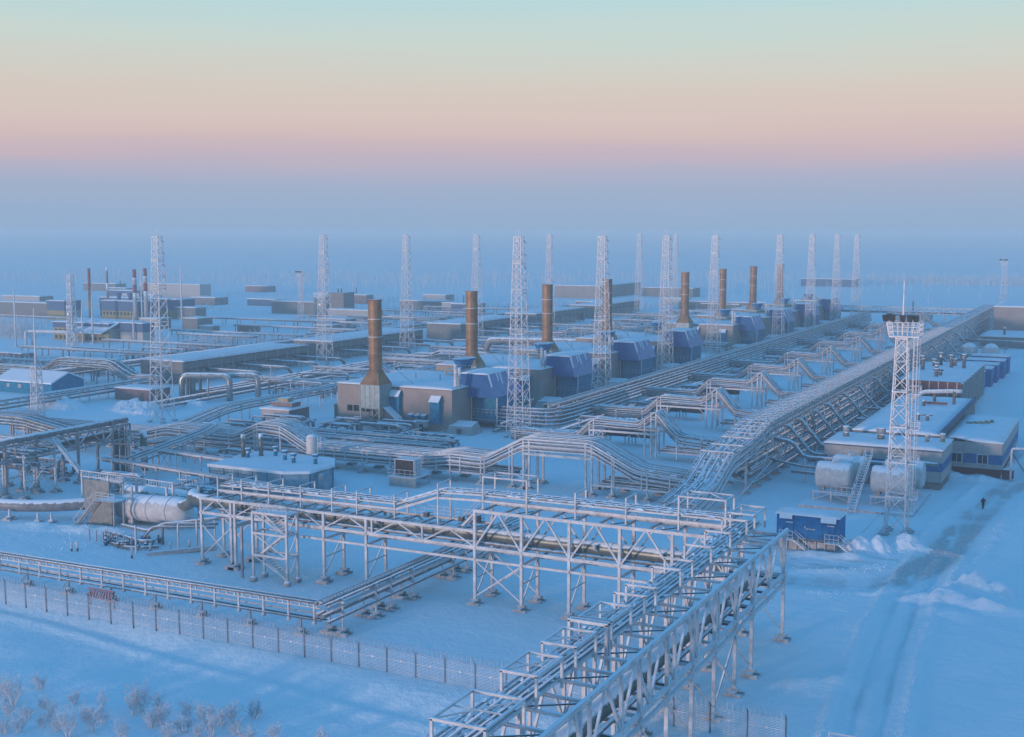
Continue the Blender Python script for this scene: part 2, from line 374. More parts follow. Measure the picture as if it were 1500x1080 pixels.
m2 = n.new('ShaderNodeMix'); m2.data_type = 'RGBA'; m2.inputs['B'].default_value = (0.27, 0.225, 0.205, 1)
n2 = n.new('ShaderNodeTexNoise'); n2.inputs['Scale'].default_value = 3.5; n2.inputs['Detail'].default_value = 9; n2.inputs['Roughness'].default_value = 0.7; l.new(geo.outputs['Position'], n2.inputs['Vector'])
dm = n.new('ShaderNodeMath'); dm.operation = 'MULTIPLY'; dr = n.new('ShaderNodeMapRange'); dr.inputs['From Min'].default_value = 0.30; dr.inputs['From Max'].default_value = 0.52
l.new(n2.outputs['Fac'], dr.inputs['Value']); l.new(dr.outputs['Result'], dm.inputs[0]); l.new(a1.outputs['Fac'], dm.inputs[1])
l.new(m1.outputs['Result'], m2.inputs['A']); l.new(dm.outputs[0], m2.inputs['Factor']); l.new(m2.outputs['Result'], b.inputs['Base Color'])
bp = n.new('ShaderNodeBump'); bp.inputs['Strength'].default_value = 0.5; bp.inputs['Distance'].default_value = 0.45
n3 = n.new('ShaderNodeTexNoise'); n3.inputs['Scale'].default_value = 0.9; n3.inputs['Detail'].default_value = 10; n3.inputs['Roughness'].default_value = 0.6; l.new(geo.outputs['Position'], n3.inputs['Vector'])
l.new(n3.outputs['Fac'], bp.inputs['Height']); l.new(bp.outputs['Normal'], b.inputs['Normal'])
me.materials.append(gm)
ground = bpy.data.objects.new('snow_ground', me); C.objects.link(ground); structure(ground)
def gz(x, y): return float(height(np.array([x], float), np.array([y], float))[0])

def heap(label, x, y, rx, ry, h, seed):
    """ploughed snow heap, lumpy"""
    N = 64; u = np.linspace(-1.35, 1.35, N); U, V = np.meshgrid(u, u); X = x + U * rx * 1.3; Y = y + V * ry * 1.3
    q = np.sqrt(U ** 2 + V ** 2) + 0.35 * fbm(X, Y, max(rx, ry) * 0.8, 3, seed)
    Z = h * (1 - sstep(0.0, 1.15, q)) ** 1.2 + (0.55 * h) * fbm(X, Y, 1.3, 4, seed + 7) * (1 - sstep(0.5, 1.1, q)) * 0.8 - 0.25 * sstep(1.0, 1.3, q)
    Z = Z + height(X, Y) - 0.03
    b = MB(); b.v = [tuple(p) for p in np.stack([X.ravel(), Y.ravel(), Z.ravel()], 1).tolist()]
    for i in range(N - 1):
        for j in range(N - 1): b.f.append((i * N + j, i * N + j + 1, (i + 1) * N + j + 1, (i + 1) * N + j)); b.s.append(False)
    return tag(b.obj('snow_heap', 'snow'), label, 'snow heap', 'ploughed snow heaps')
heap('lumpy ploughed snow heap beside the tracks on the right', -14.2, 144.2, 3.4, 2.8, 2.1, 5)
heap('low scraped snow ridge in front of the lumpy heap on the right', -16.2, 138.2, 4.6, 1.6, 0.7, 15)
heap('lumpy snow heap between the blue cabin and the floodlight tower', -28.9, 157.4, 3.4, 2.6, 2.0, 25)
heap('low snow heap at the foot of the floodlight tower', -24.6, 160.4, 2.8, 1.8, 1.1, 35)
heap('broad ploughed snow heap in front of the faded brick box', -202.5, 211.5, 6.8, 4.2, 2.9, 45)
heap('small ploughed snow heap right of the broad one before the brick box', -196.5, 207.5, 4.2, 2.8, 1.7, 55)
heap('broad ploughed snow heap before the teal shed', -222, 207.5, 7.5, 3.6, 2.3, 65)
heap('snow heap in the corner between the two white and blue buildings', -29.4, 213.4, 2.8, 2.2, 1.7, 75)
heap('long snow heap under the arched bright pipes', -193.5, 222, 4.6, 2.2, 1.4, 85)
# loose snow clods along the ploughed edges
rc = random.Random(8); cb_ = MB()
def clod(x, y, r):
    z = gz(x, y); k = [(1, 0, 0), (-1, 0, 0), (0, 1, 0), (0, -1, 0), (0, 0, 1)]; i0 = len(cb_.v)
    for v in k: cb_.v.append((x + v[0] * r * rc.uniform(0.7, 1.3), y + v[1] * r * rc.uniform(0.7, 1.3), z - 0.02 + v[2] * r * rc.uniform(0.6, 1.1)))
    for f in ((0, 2, 4), (2, 1, 4), (1, 3, 4), (3, 0, 4)): cb_.f.append(tuple(i0 + q for q in f)); cb_.s.append(False)
def along(line, off, n, sp, r0):
    for _ in range(n):
        i = rc.randrange(len(line) - 1); (ax, ay), (bx, by) = line[i], line[i + 1]; t = rc.random(); L = math.hypot(bx - ax, by - ay); o = rc.choice((-1, 1)) * off + rc.gauss(0, sp)
        clod(ax + (bx - ax) * t - (by - ay) / L * o, ay + (by - ay) * t + (bx - ax) / L * o, r0 * rc.uniform(0.4, 1.5))
along(ROAD, 4.4, 420, 0.7, 0.11); along(RUTS, 3.0, 330, 0.4, 0.09); along(RUTS, 0.0, 60, 0.9, 0.06)
for cx_, cy_ in ((-14.2, 144.2), (-16.2, 138.2), (-28.9, 156.4), (-24.6, 159.6), (-126, 121), (-121, 114.5)):
    for _ in range(60): clod(cx_ + rc.gauss(0, 2.2), cy_ + rc.gauss(0, 1.6), 0.11 * rc.uniform(0.4, 1.6))
o = cb_.obj('snow_clods', 'snow'); o['kind'] = 'stuff'; tag(o, 'loose snow clods along the ploughed edges', 'snow')

# ------------------------------------------------------------------ pipe racks
def footing(b, x, y, s=1.0):
    b.box(x - 0.95 * s, x + 0.95 * s, y - 0.85 * s, y - 0.45 * s, -0.1, 0.28)
    b.box(x - 0.95 * s, x + 0.95 * s, y + 0.45 * s, y + 0.85 * s, -0.1, 0.28)
    b.box(x - 0.35 * s, x + 0.35 * s, y - 1.0 * s, y + 1.0 * s, 0.281, 0.5)
    b.box(x - 0.55 * s, x + 0.55 * s, y - 0.3 * s, y + 0.3 * s, 0.501, 0.68)
    return b
def pprof(prof, s):
    if s <= prof[0][0]: return prof[0][1]
    for (a, za), (c, zc) in zip(prof[:-1], prof[1:]):
        if s <= c: return za + (zc - za) * (s - a) / (c - a)
    return prof[-1][1]
class Rack:
    def __init__(self, name, label, axis, lat0, lat1, prof, group=None, cat='pipe rack', mat='rime'):
        self.axis, self.l0, self.l1, self.prof, self.mat = axis, lat0, lat1, prof, mat
        self.s0, self.s1 = prof[0][0], prof[-1][0]
        self.root = thing(name, label, cat, self.pt((self.s0 + self.s1) / 2, (lat0 + lat1) / 2, 0), group)
    def pt(self, s, lat, z): return Vector((s, lat, z)) if self.axis == 'X' else Vector((lat, s, z))
    def z(self, s): return pprof(self.prof, s)
    def path(self, lat, dz, s0=None, s1=None):
        s0 = self.s0 if s0 is None else s0; s1 = self.s1 if s1 is None else s1
        ss = [s0] + [s for s, _ in self.prof if s0 + 0.1 < s < s1 - 0.1] + [s1]
        return [self.pt(s, lat, self.z(s) + dz) for s in ss]
    def pipe(self, lat, dz, r, mat='pipe', s0=None, s1=None, n=8):
        return MB().tube(bend(self.path(lat, dz, s0, s1), 1.2, 3), r, n).obj('pipe', mat, self.root)
    def straight(self, lat, z, r, s0=None, s1=None, mat='pipe', n=10):
        s0 = self.s0 if s0 is None else s0; s1 = self.s1 if s1 is None else s1
        return MB().tube([self.pt(s0, lat, z), self.pt(s1, lat, z)], r, n).obj('pipe', mat, self.root)
    def tray(self, lat, dz, w=0.6, s0=None, s1=None, rung=0.7, h=0.16, mat=None, upright=False):
        b = MB(); P = self.path(lat, dz, s0, s1); side = (self.pt(0, 1, 0) if not upright else Vector((0, 0, 1))) * (w / 2)
        for p, q in zip(P[:-1], P[1:]):
            if upright:
                b.beam(p - side, q - side, 0.07, h); b.beam(p + side, q + side, 0.07, h)
            else:
                b.beam(p - side, q - side, 0.07, h); b.beam(p + side, q + side, 0.07, h)
            L = (q - p).length; k = max(1, int(L / rung))
            for i in range(k):
                c = p.lerp(q, (i + 0.5) / k); b.beam(c - side, c + side, 0.14, 0.06)
        return b.obj('cable_tray', mat or self.mat, self.root)
    def frame(self, s, levels=(), cw=0.28, foot=True, top=0.15, brace=False, zt=None):
        z = (self.z(s) + top) if zt is None else zt
        for lat in (self.l0, self.l1):
            p = self.pt(s, lat, 0); MB().box(p.x - cw / 2, p.x + cw / 2, p.y - cw / 2, p.y + cw / 2, 0.4, z).obj('column', self.mat, self.root)
            if foot: footing(MB(), p.x, p.y, 0.8).obj('footing', 'sleeper', self.root)
        for dz in levels:
            zz = self.z(s) + dz if dz <= 0 else dz
            MB().beam(self.pt(s, self.l0 - 0.25, zz), self.pt(s, self.l1 + 0.25, zz), 0.22, 0.22).obj('crossbeam', self.mat, self.root)
        if brace:
            b = MB(); b.beam(self.pt(s, self.l0, 0.6), self.pt(s, self.l1, z - 0.6), 0.12); b.beam(self.pt(s, self.l1, 0.6), self.pt(s, self.l0, z - 0.6), 0.12)
            b.obj('brace', self.mat, self.root)
    def stringer(self, lat, z, s0=None, s1=None, w=0.22, h=0.3, name='stringer'):
        s0 = self.s0 if s0 is None else s0; s1 = self.s1 if s1 is None else s1
        return MB().beam(self.pt(s0, lat, z), self.pt(s1, lat, z), w, h).obj(name, self.mat, self.root)
    def clumps(self, n, seed, s0=None, s1=None, dz=0.2):
        """uneven lumps of snow and rime caught on the trays"""
        r = random.Random(seed); b = MB(); s0 = self.s0 if s0 is None else s0; s1 = self.s1 if s1 is None else s1
        for _ in range(n):
            s = r.uniform(s0, s1); lat = r.uniform(self.l0, self.l1); L = r.uniform(0.12, 0.6); w = r.uniform(0.06, 0.2); h = r.uniform(0.04, 0.17); z = self.z(s) + dz
            i0 = len(b.v)
            for a, c, q in ((-L, -w, 0), (L, -w, 0), (L, w, 0), (-L, w, 0), (r.uniform(-L, L) * 0.4, 0, h), (r.uniform(-L, L) * 0.4 + 0.1, 0.05, h)): b.v.append(tuple(self.pt(s + a, lat + c, (self.z(s + a) + dz if abs(self.z(s + a) - z) < 2 else z) + q)))
            for f in ((0, 1, 5, 4), (1, 2, 5), (2, 3, 4, 5), (3, 0, 4)): b.f.append(tuple(i0 + q for q in f)); b.s.append(False)
        o = b.obj('snow_clumps', 'snow', self.root); o['kind'] = 'stuff'; return o
    def web(self, lat, za, zb, ss, w=0.16, v=True):
        """truss web: posts and V diagonals between two chords"""
        for i, (a, c) in enumerate(zip(ss[:-1], ss[1:])):
            m = (a + c) / 2
            b = MB().beam(self.pt(a, lat, za), self.pt(m, lat, zb), w); b.beam(self.pt(c, lat, za), self.pt(m, lat, zb), w)
            b.obj('diagonal', self.mat, self.root)
        if v:
            for a in ss: MB().beam(self.pt(a, lat, za), self.pt(a, lat, zb), w * 1.3).obj('post', self.mat, self.root)

# --- foreground rack with the large pipeline, running left to right
def frange(a, b, st):
    k = max(1, int(round((b - a) / st))); return [a + (b - a) * i / k for i in range(k + 1)]
RA = Rack('pipe_bridge', 'long foreground pipe bridge of rimed steel trusses beyond the fence, running left to right', 'X', 115.0, 119.0, [(-99.7, 8.1), (-62.1, 8.1), (-62.0, 10.35), (-33.6, 10.35)], cat='pipe bridge')
for s in (-99.7, -95.2, -94.6, -81.8, -76.0, -62.1, -56.5, -51.0, -45.4, -39.8):
    RA.frame(s, (6.35, 5.0), 0.3, zt=(8.1 if s < -62.5 else 10.35))
for lat in (115.0, 119.0):
    RA.stringer(lat, 8.1, -100, -62.3, 0.28, 0.3, 'top_chord'); RA.stringer(lat, 10.35, -62.2, -29.6, 0.28, 0.32, 'top_chord')
    RA.stringer(lat, 6.35, -100, -29.6, 0.28, 0.34, 'bottom_chord'); RA.stringer(lat, 5.0, -85 if lat == 115 else -100, -29.6, 0.24, 0.26, 'lower_beam')
    RA.web(lat, 6.35, 8.1, frange(-81.8, -62.1, 6.5), 0.15); RA.web(lat, 6.35, 10.35, frange(-62.1, -34.2, 5.6), 0.17)
    RA.web(lat, 6.35, 8.1, [-99.7, -95.2], 0.13); RA.web(lat, 6.35, 8.1, [-94.6, -88.2, -81.8], 0.13)
    for a, c in ((-99.7, -95.2), (-62.1, -56.5)):
        MB().beam((a, lat, 0.9), (c, lat, 4.9), 0.13).beam((c, lat + 0.02, 0.9), (a, lat + 0.02, 4.9), 0.13).obj('brace', 'rime', RA.root)
for s in (-81.8, -76.0, -62.1, -56.5, -51.0, -45.4): MB().beam((s, 115, 0.8), (s, 119, 4.9), 0.12).beam((s, 115, 2.9), (s, 119, 2.9), 0.1).obj('brace', 'steel', RA.root)
for i, s in enumerate(frange(-99.7, -62.4, 2.3)):
    MB().beam((s, 115, 8.02), (s, 119, 8.02), 0.2, 0.2).obj('deck_beam', 'steel', RA.root)
    if i % 2: MB().beam((s, 115.1, 7.95), (s + 2.3, 118.9, 7.95), 0.1).obj('deck_brace', 'dark', RA.root)
for i, s in enumerate(frange(-61.6, -34.4, 2.75)):
    MB().beam((s, 115, 10.25), (s, 119, 10.25), 0.2, 0.2).obj('deck_beam', 'steel', RA.root)
    if i % 2: MB().beam((s, 115.1, 10.15), (s + 2.7, 118.9, 10.15), 0.1).obj('deck_brace', 'dark', RA.root)
for s in frange(-97, -34.5, 2.8): MB().beam((s, 115, 6.2), (s, 119, 6.2), 0.16, 0.2).obj('floor_beam', 'dark', RA.root)
# tray portals on top and the trays they carry: low on the left, stepping up to the right
traypath = [(-97.5, 9.7), (-72.4, 9.9), (-67.2, 11.7), (-62, 11.9), (-36, 12.0)]
for s in (-97.6, -94.0, -90.0, -85.4, -81.0, -77.6, -72.6, -67.0):
    zt = pprof(traypath, s); zb = 8.26
    top = zt + 1.0
    b = MB()
    for y in (115.6, 118.4): b.beam((s, y, zb), (s, y, top), 0.15)
    b.beam((s, 115.5, top), (s, 118.5, top), 0.13); b.beam((s, 115.6, zt - 0.3), (s, 118.4, zt - 0.3), 0.14)
    b.obj('tray_portal', 'rime', RA.root)
for s0, s1 in ((-61.4, -56.2), (-50.6, -50.4), (-45.0, -44.8), (-39.4, -34.6)):
    b = MB(); zt = 14.0 if s1 - s0 > 1 else 13.2
    for s in ((s0, s1) if s1 - s0 > 1 else (s0,)):
        for y in (115.6, 118.4): b.beam((s, y, 10.5), (s, y, zt), 0.16)
        b.beam((s, 115.5, zt), (s, 118.5, zt), 0.15); b.beam((s, 115.6, 11.6), (s, 118.4, 11.6), 0.14)
    if s1 - s0 > 1:
        for y in (115.6, 118.4): b.beam((s0, y, zt), (s1, y, zt), 0.15)
        b.beam((s0, 115.6, zt), ((s0 + s1) / 2, 118.4, zt), 0.1); b.beam((s1, 115.6, zt), ((s0 + s1) / 2, 118.4, zt), 0.1)
    b.obj('tray_portal', 'rime', RA.root)
RT = Rack.__new__(Rack); RT.axis, RT.prof, RT.mat, RT.root = 'X', traypath, 'rime', RA.root
RT.s0, RT.s1 = -97.6, -34.0
for lat, dz, w in ((115.9, 0, 0.16), (116.5, 0.05, 0.6), (117.3, 0.05, 0.6), (118.1, 0.0, 0.5)): RT.tray(lat, dz, w, rung=0.8)
RT.tray(115.75, -0.55, 0.3, rung=0.8, h=0.24); RT.tray(118.3, -0.5, 0.3, rung=0.8)
for lat in (116.2, 117.0, 117.8): MB().tube(bend(RT.path(lat, 0.14), 0.6, 2), 0.13, 6).obj('cable_bundle', 'pipe', RA.root)
# handrail beside the step in the deck
b = MB()
for i in range(9): b.beam((-73 + i * 1.25, 118.8, 8.2), (-73 + i * 1.25, 118.8, 9.4), 0.05)
for z in (8.6, 9.0, 9.4): b.beam((-73, 118.8, z), (-63, 118.8, z), 0.05)
b.obj('handrail', 'rime', RA.root)
b = MB()
for i in range(8): b.beam((-62.6 - i * 0.22, 116.2, 10.2 - i * 0.27), (-62.6 - i * 0.22, 117.6, 10.2 - i * 0.27), 0.24, 0.05)
for y in (116.2, 117.6): b.beam((-62.4, y, 10.2), (-64.4, y, 8.1), 0.08, 0.2); b.beam((-62.4, y, 11.2), (-64.4, y, 9.1), 0.05)
b.obj('deck_steps', 'rime', RA.root)
for x in (-65.5, -64.4, -63.4, -70): MB().box(x - 0.25, x + 0.25, 117.9, 118.5, 8.2, 8.75 + 0.3 * (x > -65)).obj('junction_box', 'dark', RA.root)

# --- foreground rack running towards the camera, over the fence
RB = Rack('pipe_bridge', 'tall pipe bridge in the lower right running towards the camera over the fence', 'Y', -33.6, -29.4, [(46, 10.9), (119.2, 10.9)], cat='pipe bridge')
for s in (118.2, 107.0, 101.8, 95.8, 90.0, 84.2, 78.5, 68, 57, 48):
    RB.frame(s, (6.45, 5.7), 0.3, zt=10.8)
    MB().beam((-33.6, s, 0.9), (-29.4, s, 5.5), 0.13).beam((-33.6, s + 0.03, 5.5), (-29.4, s + 0.03, 0.9), 0.09).obj('brace', 'steel', RB.root)
for lat in (-33.6, -29.4):
    RB.stringer(lat, 10.9, 46, 119.3, 0.28, 0.34, 'top_chord'); RB.stringer(lat, 6.6, 46, 119.3, 0.28, 0.36, 'bottom_chord'); RB.stringer(lat, 5.7, 46, 119.3, 0.26, 0.28, 'lower_beam')
    RB.web(lat, 6.6, 10.9, [118.2 - 5.4 * i for i in range(14)][::-1], 0.18)
MB().beam((-29.4, 101.8, 0.9), (-29.4, 95.8, 5.5), 0.2).obj('brace', 'rime', RB.root); MB().beam((-29.4, 95.8, 0.9), (-29.4, 101.8, 5.5), 0.14).obj('brace', 'dark', RB.root)
for i, s in enumerate(frange(47.5, 117.5, 2.7)):
    MB().beam((-33.6, s, 10.8), (-29.4, s, 10.8), 0.22, 0.2).obj('deck_beam', 'rime', RB.root)
    if i % 2: MB().beam((-33.5, s, 10.7), (-29.5, s + 2.7, 10.7), 0.1).obj('deck_brace', 'dark', RB.root)
    MB().beam((-33.6, s, 6.4), (-29.4, s, 6.4), 0.18, 0.22).obj('floor_beam', 'dark', RB.root)
def portal(b, y, x0=-34.0, x1=-31.6, zb=10.95, zt=12.95, w=0.17):
    b.beam((x0, y, zb), (x0, y, zt), w); b.beam((x1, y, zb), (x1, y, zt), w); b.beam((x0 - w / 2, y, zt), (x1 + w / 2, y, zt), w)
for y in (112.5, 107.2, 101.5, 96.4, 93.4, 87.6, 85.2): portal(bb := MB(), y); bb.obj('tray_portal', 'rime', RB.root)
for y0, y1 in ((115.2, 119.0), (78.6, 82.4), (72.4, 75.8), (66.4, 70.2), (57.8, 62.6)):
    b = MB(); xr = -31.6 if y0 > 60 else -30.6; portal(b, y0, x1=xr); portal(b, y1, x1=xr)
    for x in (-34.0, xr): b.beam((x, y0, 12.95), (x, y1, 12.95), 0.15)
    b.beam((-34.0, y0, 12.95), (xr, y1, 12.95), 0.09); b.beam((-34.0, (y0 + y1) / 2, 12.9), (xr, (y0 + y1) / 2, 12.9), 0.09)
    b.obj('tray_portal', 'rime', RB.root)
for y in (77.6, 77.2): portal(bb := MB(), y, -34.2, -31.4, 8, 13.1, 0.2); bb.obj('tray_portal', 'rime', RB.root)
RT2 = Rack.__new__(Rack); RT2.axis, RT2.prof, RT2.mat, RT2.root = 'Y', [(46, 11.5), (119, 11.5)], 'rime', RB.root; RT2.s0, RT2.s1 = 46, 118.6
for lat, dz, w, r in ((-34.1, 0.0, 0.4, 1.0), (-33.7, -0.5, 0.4, 0.9), (-32.3, -0.1, 0.3, 2.5), (-31.9, -0.1, 0.14, 2.5), (-33.1, 0.1, 0.4, 1.2)): RT2.tray(lat, dz, w, rung=r, h=0.2)
for lat, dz in ((-32.6, 0.05), (-32.1, 0.12), (-33.4, 0.1), (-33.0, -0.3)): MB().tube([(lat, 46, 11.5 + dz), (lat, 118.4, 11.5 + dz)], 0.11, 6).obj('cable_bundle', 'pipe', RB.root)
for s in frange(48, 118, 2.6): MB().beam((-35.0, s, 10.78), (-33.6, s, 10.78), 0.14, 0.14).obj('bracket', 'rime', RB.root)

RT.l0, RT.l1 = 115.7, 118.4; RT.clumps(420, 3, -97, -35, 0.12)
RT2.l0, RT2.l1 = -34.8, -31.8; RT2.clumps(300, 4, 50, 118, 0.1)
# --- the big pipeline carried by both bridges
def saddle_rings(path, r, every, parent, mat='steel'):
    pass
gp = [(-124, 127.5, 2.6), (-112.5, 127.5, 3.2), (-106, 121, 7.0), (-103, 117.2, 7.25), (-36, 117.2, 7.3), (-31.6, 113, 7.3), (-31.6, 44, 7.3)]
big = thing('gas_pipeline', 'large insulated pipeline inside the foreground pipe bridges, snow along its top', 'pipeline', (-70, 117.2, 0))
P = bend(gp, 4.0, 8)
MB().tube(P, 0.74, 20).obj('pipe', 'clad', big)
for x in frange(-98, -38, 3.0): MB().tube([(x - 0.06, 117.2, 7.28 + (x + 98) * 0.0006), (x + 0.06, 117.2, 7.28 + (x + 98) * 0.0006)], 0.765, 20).obj('seam_band', 'tin', big)
for y in frange(48, 110, 3.0): MB().tube([(-31.6, y - 0.06, 7.3), (-31.6, y + 0.06, 7.3)], 0.765, 20).obj('seam_band', 'tin', big)
for x in (-56, -48.3, -41, -84, -75): MB().tube([(x, 116.6, 7.1), (x - 0.3, 116.0, 7.5), (x - 0.35, 115.9, 7.9)], 0.16, 8).obj('valve_stub', 'rime', big)
for y in (104, 96, 88): MB().tube([(-30.9, y, 7.3), (-30.4, y, 7.7)], 0.2, 8).obj('valve_stub', 'rime', big)
for k, (y0, zz, rr) in enumerate(((118.3, 6.75, 0.22), (116.0, 6.62, 0.16))):
    o = MB().tube([(-98, y0, zz), (-34, y0, zz)], rr, 10).obj('small_pipeline', 'pipe'); tag(o, ['thin rimed pipe behind the large pipeline in the long foreground bridge', 'thin rimed pipe in front of the large pipeline in the long foreground bridge'][k], 'pipe')
o = MB().tube([(-30.5, 46, 6.85), (-30.5, 117, 6.85)], 0.2, 10).obj('small_pipeline', 'pipe'); tag(o, 'thin rimed pipe right of the large pipeline in the lower right bridge', 'pipe')

# --- stair tower at the left end of the long bridge
st = thing('stair_tower', 'open steel stair tower with a railed landing in front of the long pipe bridge', 'stair tower', (-87, 113, 0))
for x in (-89.6, -84.8):
    for y in (112.0, 114.0):
        MB().box(x - 0.13, x + 0.13, y - 0.13, y + 0.13, 0.2, 8.0).obj('column', 'rime', st)
        MB().tube([(x, y, -0.1), (x, y, 0.35), (x, y, 0.5)], [0.45, 0.42, 0.1], 8).obj('footing', 'sleeper', st)
for z in (3.0, 5.6, 8.0):
    for y in (112.0, 114.0): MB().beam((-89.7, y, z), (-84.7, y, z), 0.2, 0.24).obj('beam', 'rime', st)
    for x in (-89.6, -84.8): MB().beam((x, 112.1, z - 0.02), (x, 113.9, z - 0.02), 0.18, 0.2).obj('beam', 'rime', st)
for z0, z1 in ((0.5, 3.0), (3.0, 5.6), (5.6, 8.0)):
    MB().beam((-89.5, 112.02, z1 - 0.1), (-84.9, 112.02, z0 + 0.1), 0.12).obj('brace', 'rime', st)
    MB().beam((-84.8, 112.1, z0 + 0.1), (-84.8, 113.9, z1 - 0.1), 0.1).obj('brace', 'rime', st)
MB().box(-89.5, -84.9, 112.15, 113.85, 8.02, 8.09).obj('landing', 'snow', st)
for z0, z1, x0, x1 in ((0.2, 3.0, -85.2, -89.0), (3.0, 5.6, -89.0, -85.6), (5.6, 8.1, -85.4, -88.8)):
    for y in (112.5, 113.5):
        MB().beam((x0, y, z0), (x1, y, z1), 0.08, 0.24).obj('stringer', 'rime', st); MB().beam((x0, y, z0 + 1.0), (x1, y, z1 + 1.0), 0.06).obj('handrail', 'rime', st)
    b = MB()
    for i in range(11):
        t = (i + 0.5) / 11; b.box(x0 + (x1 - x0) * t - 0.13, x0 + (x1 - x0) * t + 0.13, 112.55, 113.45, z0 + (z1 - z0) * t - 0.02, z0 + (z1 - z0) * t + 0.03)
    b.obj('treads', 'steel', st)
b = MB()
for i in range(9):
    x = -89.6 + i * 0.6; b.beam((x, 112.0, 8.1), (x, 112.0, 9.1), 0.05)
for z in (8.5, 8.8, 9.1): b.beam((-89.6, 112.0, z), (-84.8, 112.0, z), 0.05); b.beam((-84.8, 112.0, z), (-84.8, 114.0, z), 0.05)
b.obj('railing', 'rime', st)
MB().box(-91.7, -91.45, 112.3, 112.55, -0.1, 6.0).obj('pole', 'steel', st)

# --- low pipe run inside the fence
LR = Rack('low_pipe_rack', 'low rack of rimed pipes just inside the fence, turning back under the long bridge', 'X', 97.9, 99.1, [(-116, 3.3), (-70.2, 3.6)], cat='pipe rack')
for dz, lat, r in ((0.0, 98.0, 0.14), (0.06, 98.7, 0.11), (-0.5, 98.0, 0.09), (-1.7, 98.0, 0.13), (-1.35, 98.9, 0.12)):
    LR.pipe(lat, dz, r, 'rime' if r < 0.13 else 'pipe')
LR.tray(98.5, -0.15, 0.8, rung=0.7); LR.tray(97.95, -0.25, 0.4, rung=1.0, upright=True, h=0.06); LR.straight(98.9, 1.75, 0.1, mat='dark')
for s in frange(-114.8, -71, 3.15):
    MB().box(s - 0.09, s + 0.09, 97.9, 98.08, 1.6, LR.z(s)).obj('post', 'rime', LR.root); MB().tube([(s, 98, 1.45), (s, 98, 1.95)], [0.26, 0.1], 8).obj('bracket', 'rime', LR.root)
for s in frange(-111, -73, 6.3):
    MB().box(s - 0.08, s + 0.08, 98.4, 98.56, 0.2, 1.7).obj('column', 'steel', LR.root); MB().beam((s, 98.5, 1.5), (s - 1.2, 98.5, 0.3), 0.08).obj('brace', 'steel', LR.root); footing(MB(), s, 98.5, 0.6).obj('footing', 'sleeper', LR.root)
LY = Rack.__new__(Rack); LY.axis, LY.prof, LY.mat, LY.root = 'Y', [(97.6, 3.6), (127, 3.2), (142, 3.2)], 'rime', LR.root; LY.s0, LY.s1, LY.l0, LY.l1 = 97.6, 142, -70.8, -69.2
for dz, lat, r in ((0.0, -70.6, 0.16), (0.05, -70.1, 0.12), (0.0, -69.5, 0.14), (-1.1, -70.5, 0.22), (-1.15, -69.8, 0.24), (-1.7, -69.2, 0.16)): LY.pipe(lat, dz, r)
LY.tray(-70.2, 0.25, 0.7, rung=0.6); LY.tray(-69.4, -0.5, 0.4)
for s in (100.3, 106.4, 109.3, 113.8, 122.9, 126.0, 132, 138): LY.frame(s, (-0.25, -1.4), 0.16)
b = MB().box(-99.2, -95.7, 95.9, 96.1, 0.9, 1.95)
o = thing('red_barrier', 'red lattice barrier panel behind the fence under the low pipes', 'barrier', (-97.4, 96, 0))
for s in np.arange(-99.2, -95.7, 0.35):
    MB().beam((s, 96.0, 1.0), (s + 0.35, 96.0, 1.9), 0.16, 0.12).obj('slat', 'red', o)
MB().beam((-99.3, 96.12, 0.95), (-95.5, 96.12, 0.95), 0.16).beam((-99.3, 96.12, 1.97), (-95.5, 96.12, 1.97), 0.16).obj('rail', 'red', o)
for s in (-99.1, -95.7): MB().box(s - 0.06, s + 0.06, 96.14, 96.26, 0, 2.0).obj('post', 'dark', o)

# --- boundary fence
fx = [-19.6 - 3.06 * i for i in range(1, 36)]
fence = thing('boundary_fence', 'wire boundary fence with a coil of razor wire along the top', 'fence', (-72, 93, 0))
for x in fx:
    MB().box(x - 0.055, x + 0.055, 92.94, 93.06, -0.3, 2.35).beam((x, 93, 2.3), (x, 92.75, 2.65), 0.07).obj('post', 'post', fence)
for k, (a, c) in enumerate(zip(fx[1:], fx[:-1])):
    b = MB()
    for i in range(17):
        z = 0.15 + i * 0.132; b.beam((a + 0.06, 92.93, z), (c - 0.06, 92.93, z), 0.026 if i != 9 else 0.05)
    for i in range(1, 8): x = a + (c - a) * i / 8; b.beam((x, 92.955, 0.15), (x, 92.955, 2.28), 0.012)
    b.box((a + c) / 2 - 0.1, (a + c) / 2 + 0.1, 92.9, 92.92, 1.25, 1.42)
    b.obj('wire_panel', 'wire', fence)
    pts = []
    for j in range(61):
        g = j / 60 * 2 * math.pi * 7; pts.append((a + (c - a) * j / 60, 92.9 + 0.36 * math.cos(g), 2.6 + 0.36 * math.sin(g)))
    MB().tube(pts, 0.022, 3, False).obj('razor_coil', 'wire', fence)
gate = thing('fence_gate', 'low mesh gate leaf in the fence beside the vehicle tracks', 'gate', (-18, 93.2, 0))
b = MB().box(-19.4, -19.3, 93.15, 93.25, 0, 1.75).box(-16.6, -16.5, 93.15, 93.25, 0, 1.75).box(-19.3, -16.6, 93.16, 93.24, 1.66, 1.75).box(-19.3, -16.6, 93.16, 93.24, 0.15, 0.24); b.obj('frame', 'rime', gate)
b = MB()
for i in range(9): b.beam((-19.3, 93.2, 0.3 + i * 0.16), (-16.6, 93.2, 0.3 + i * 0.16), 0.02)
b.obj('wire_panel', 'wire', gate)

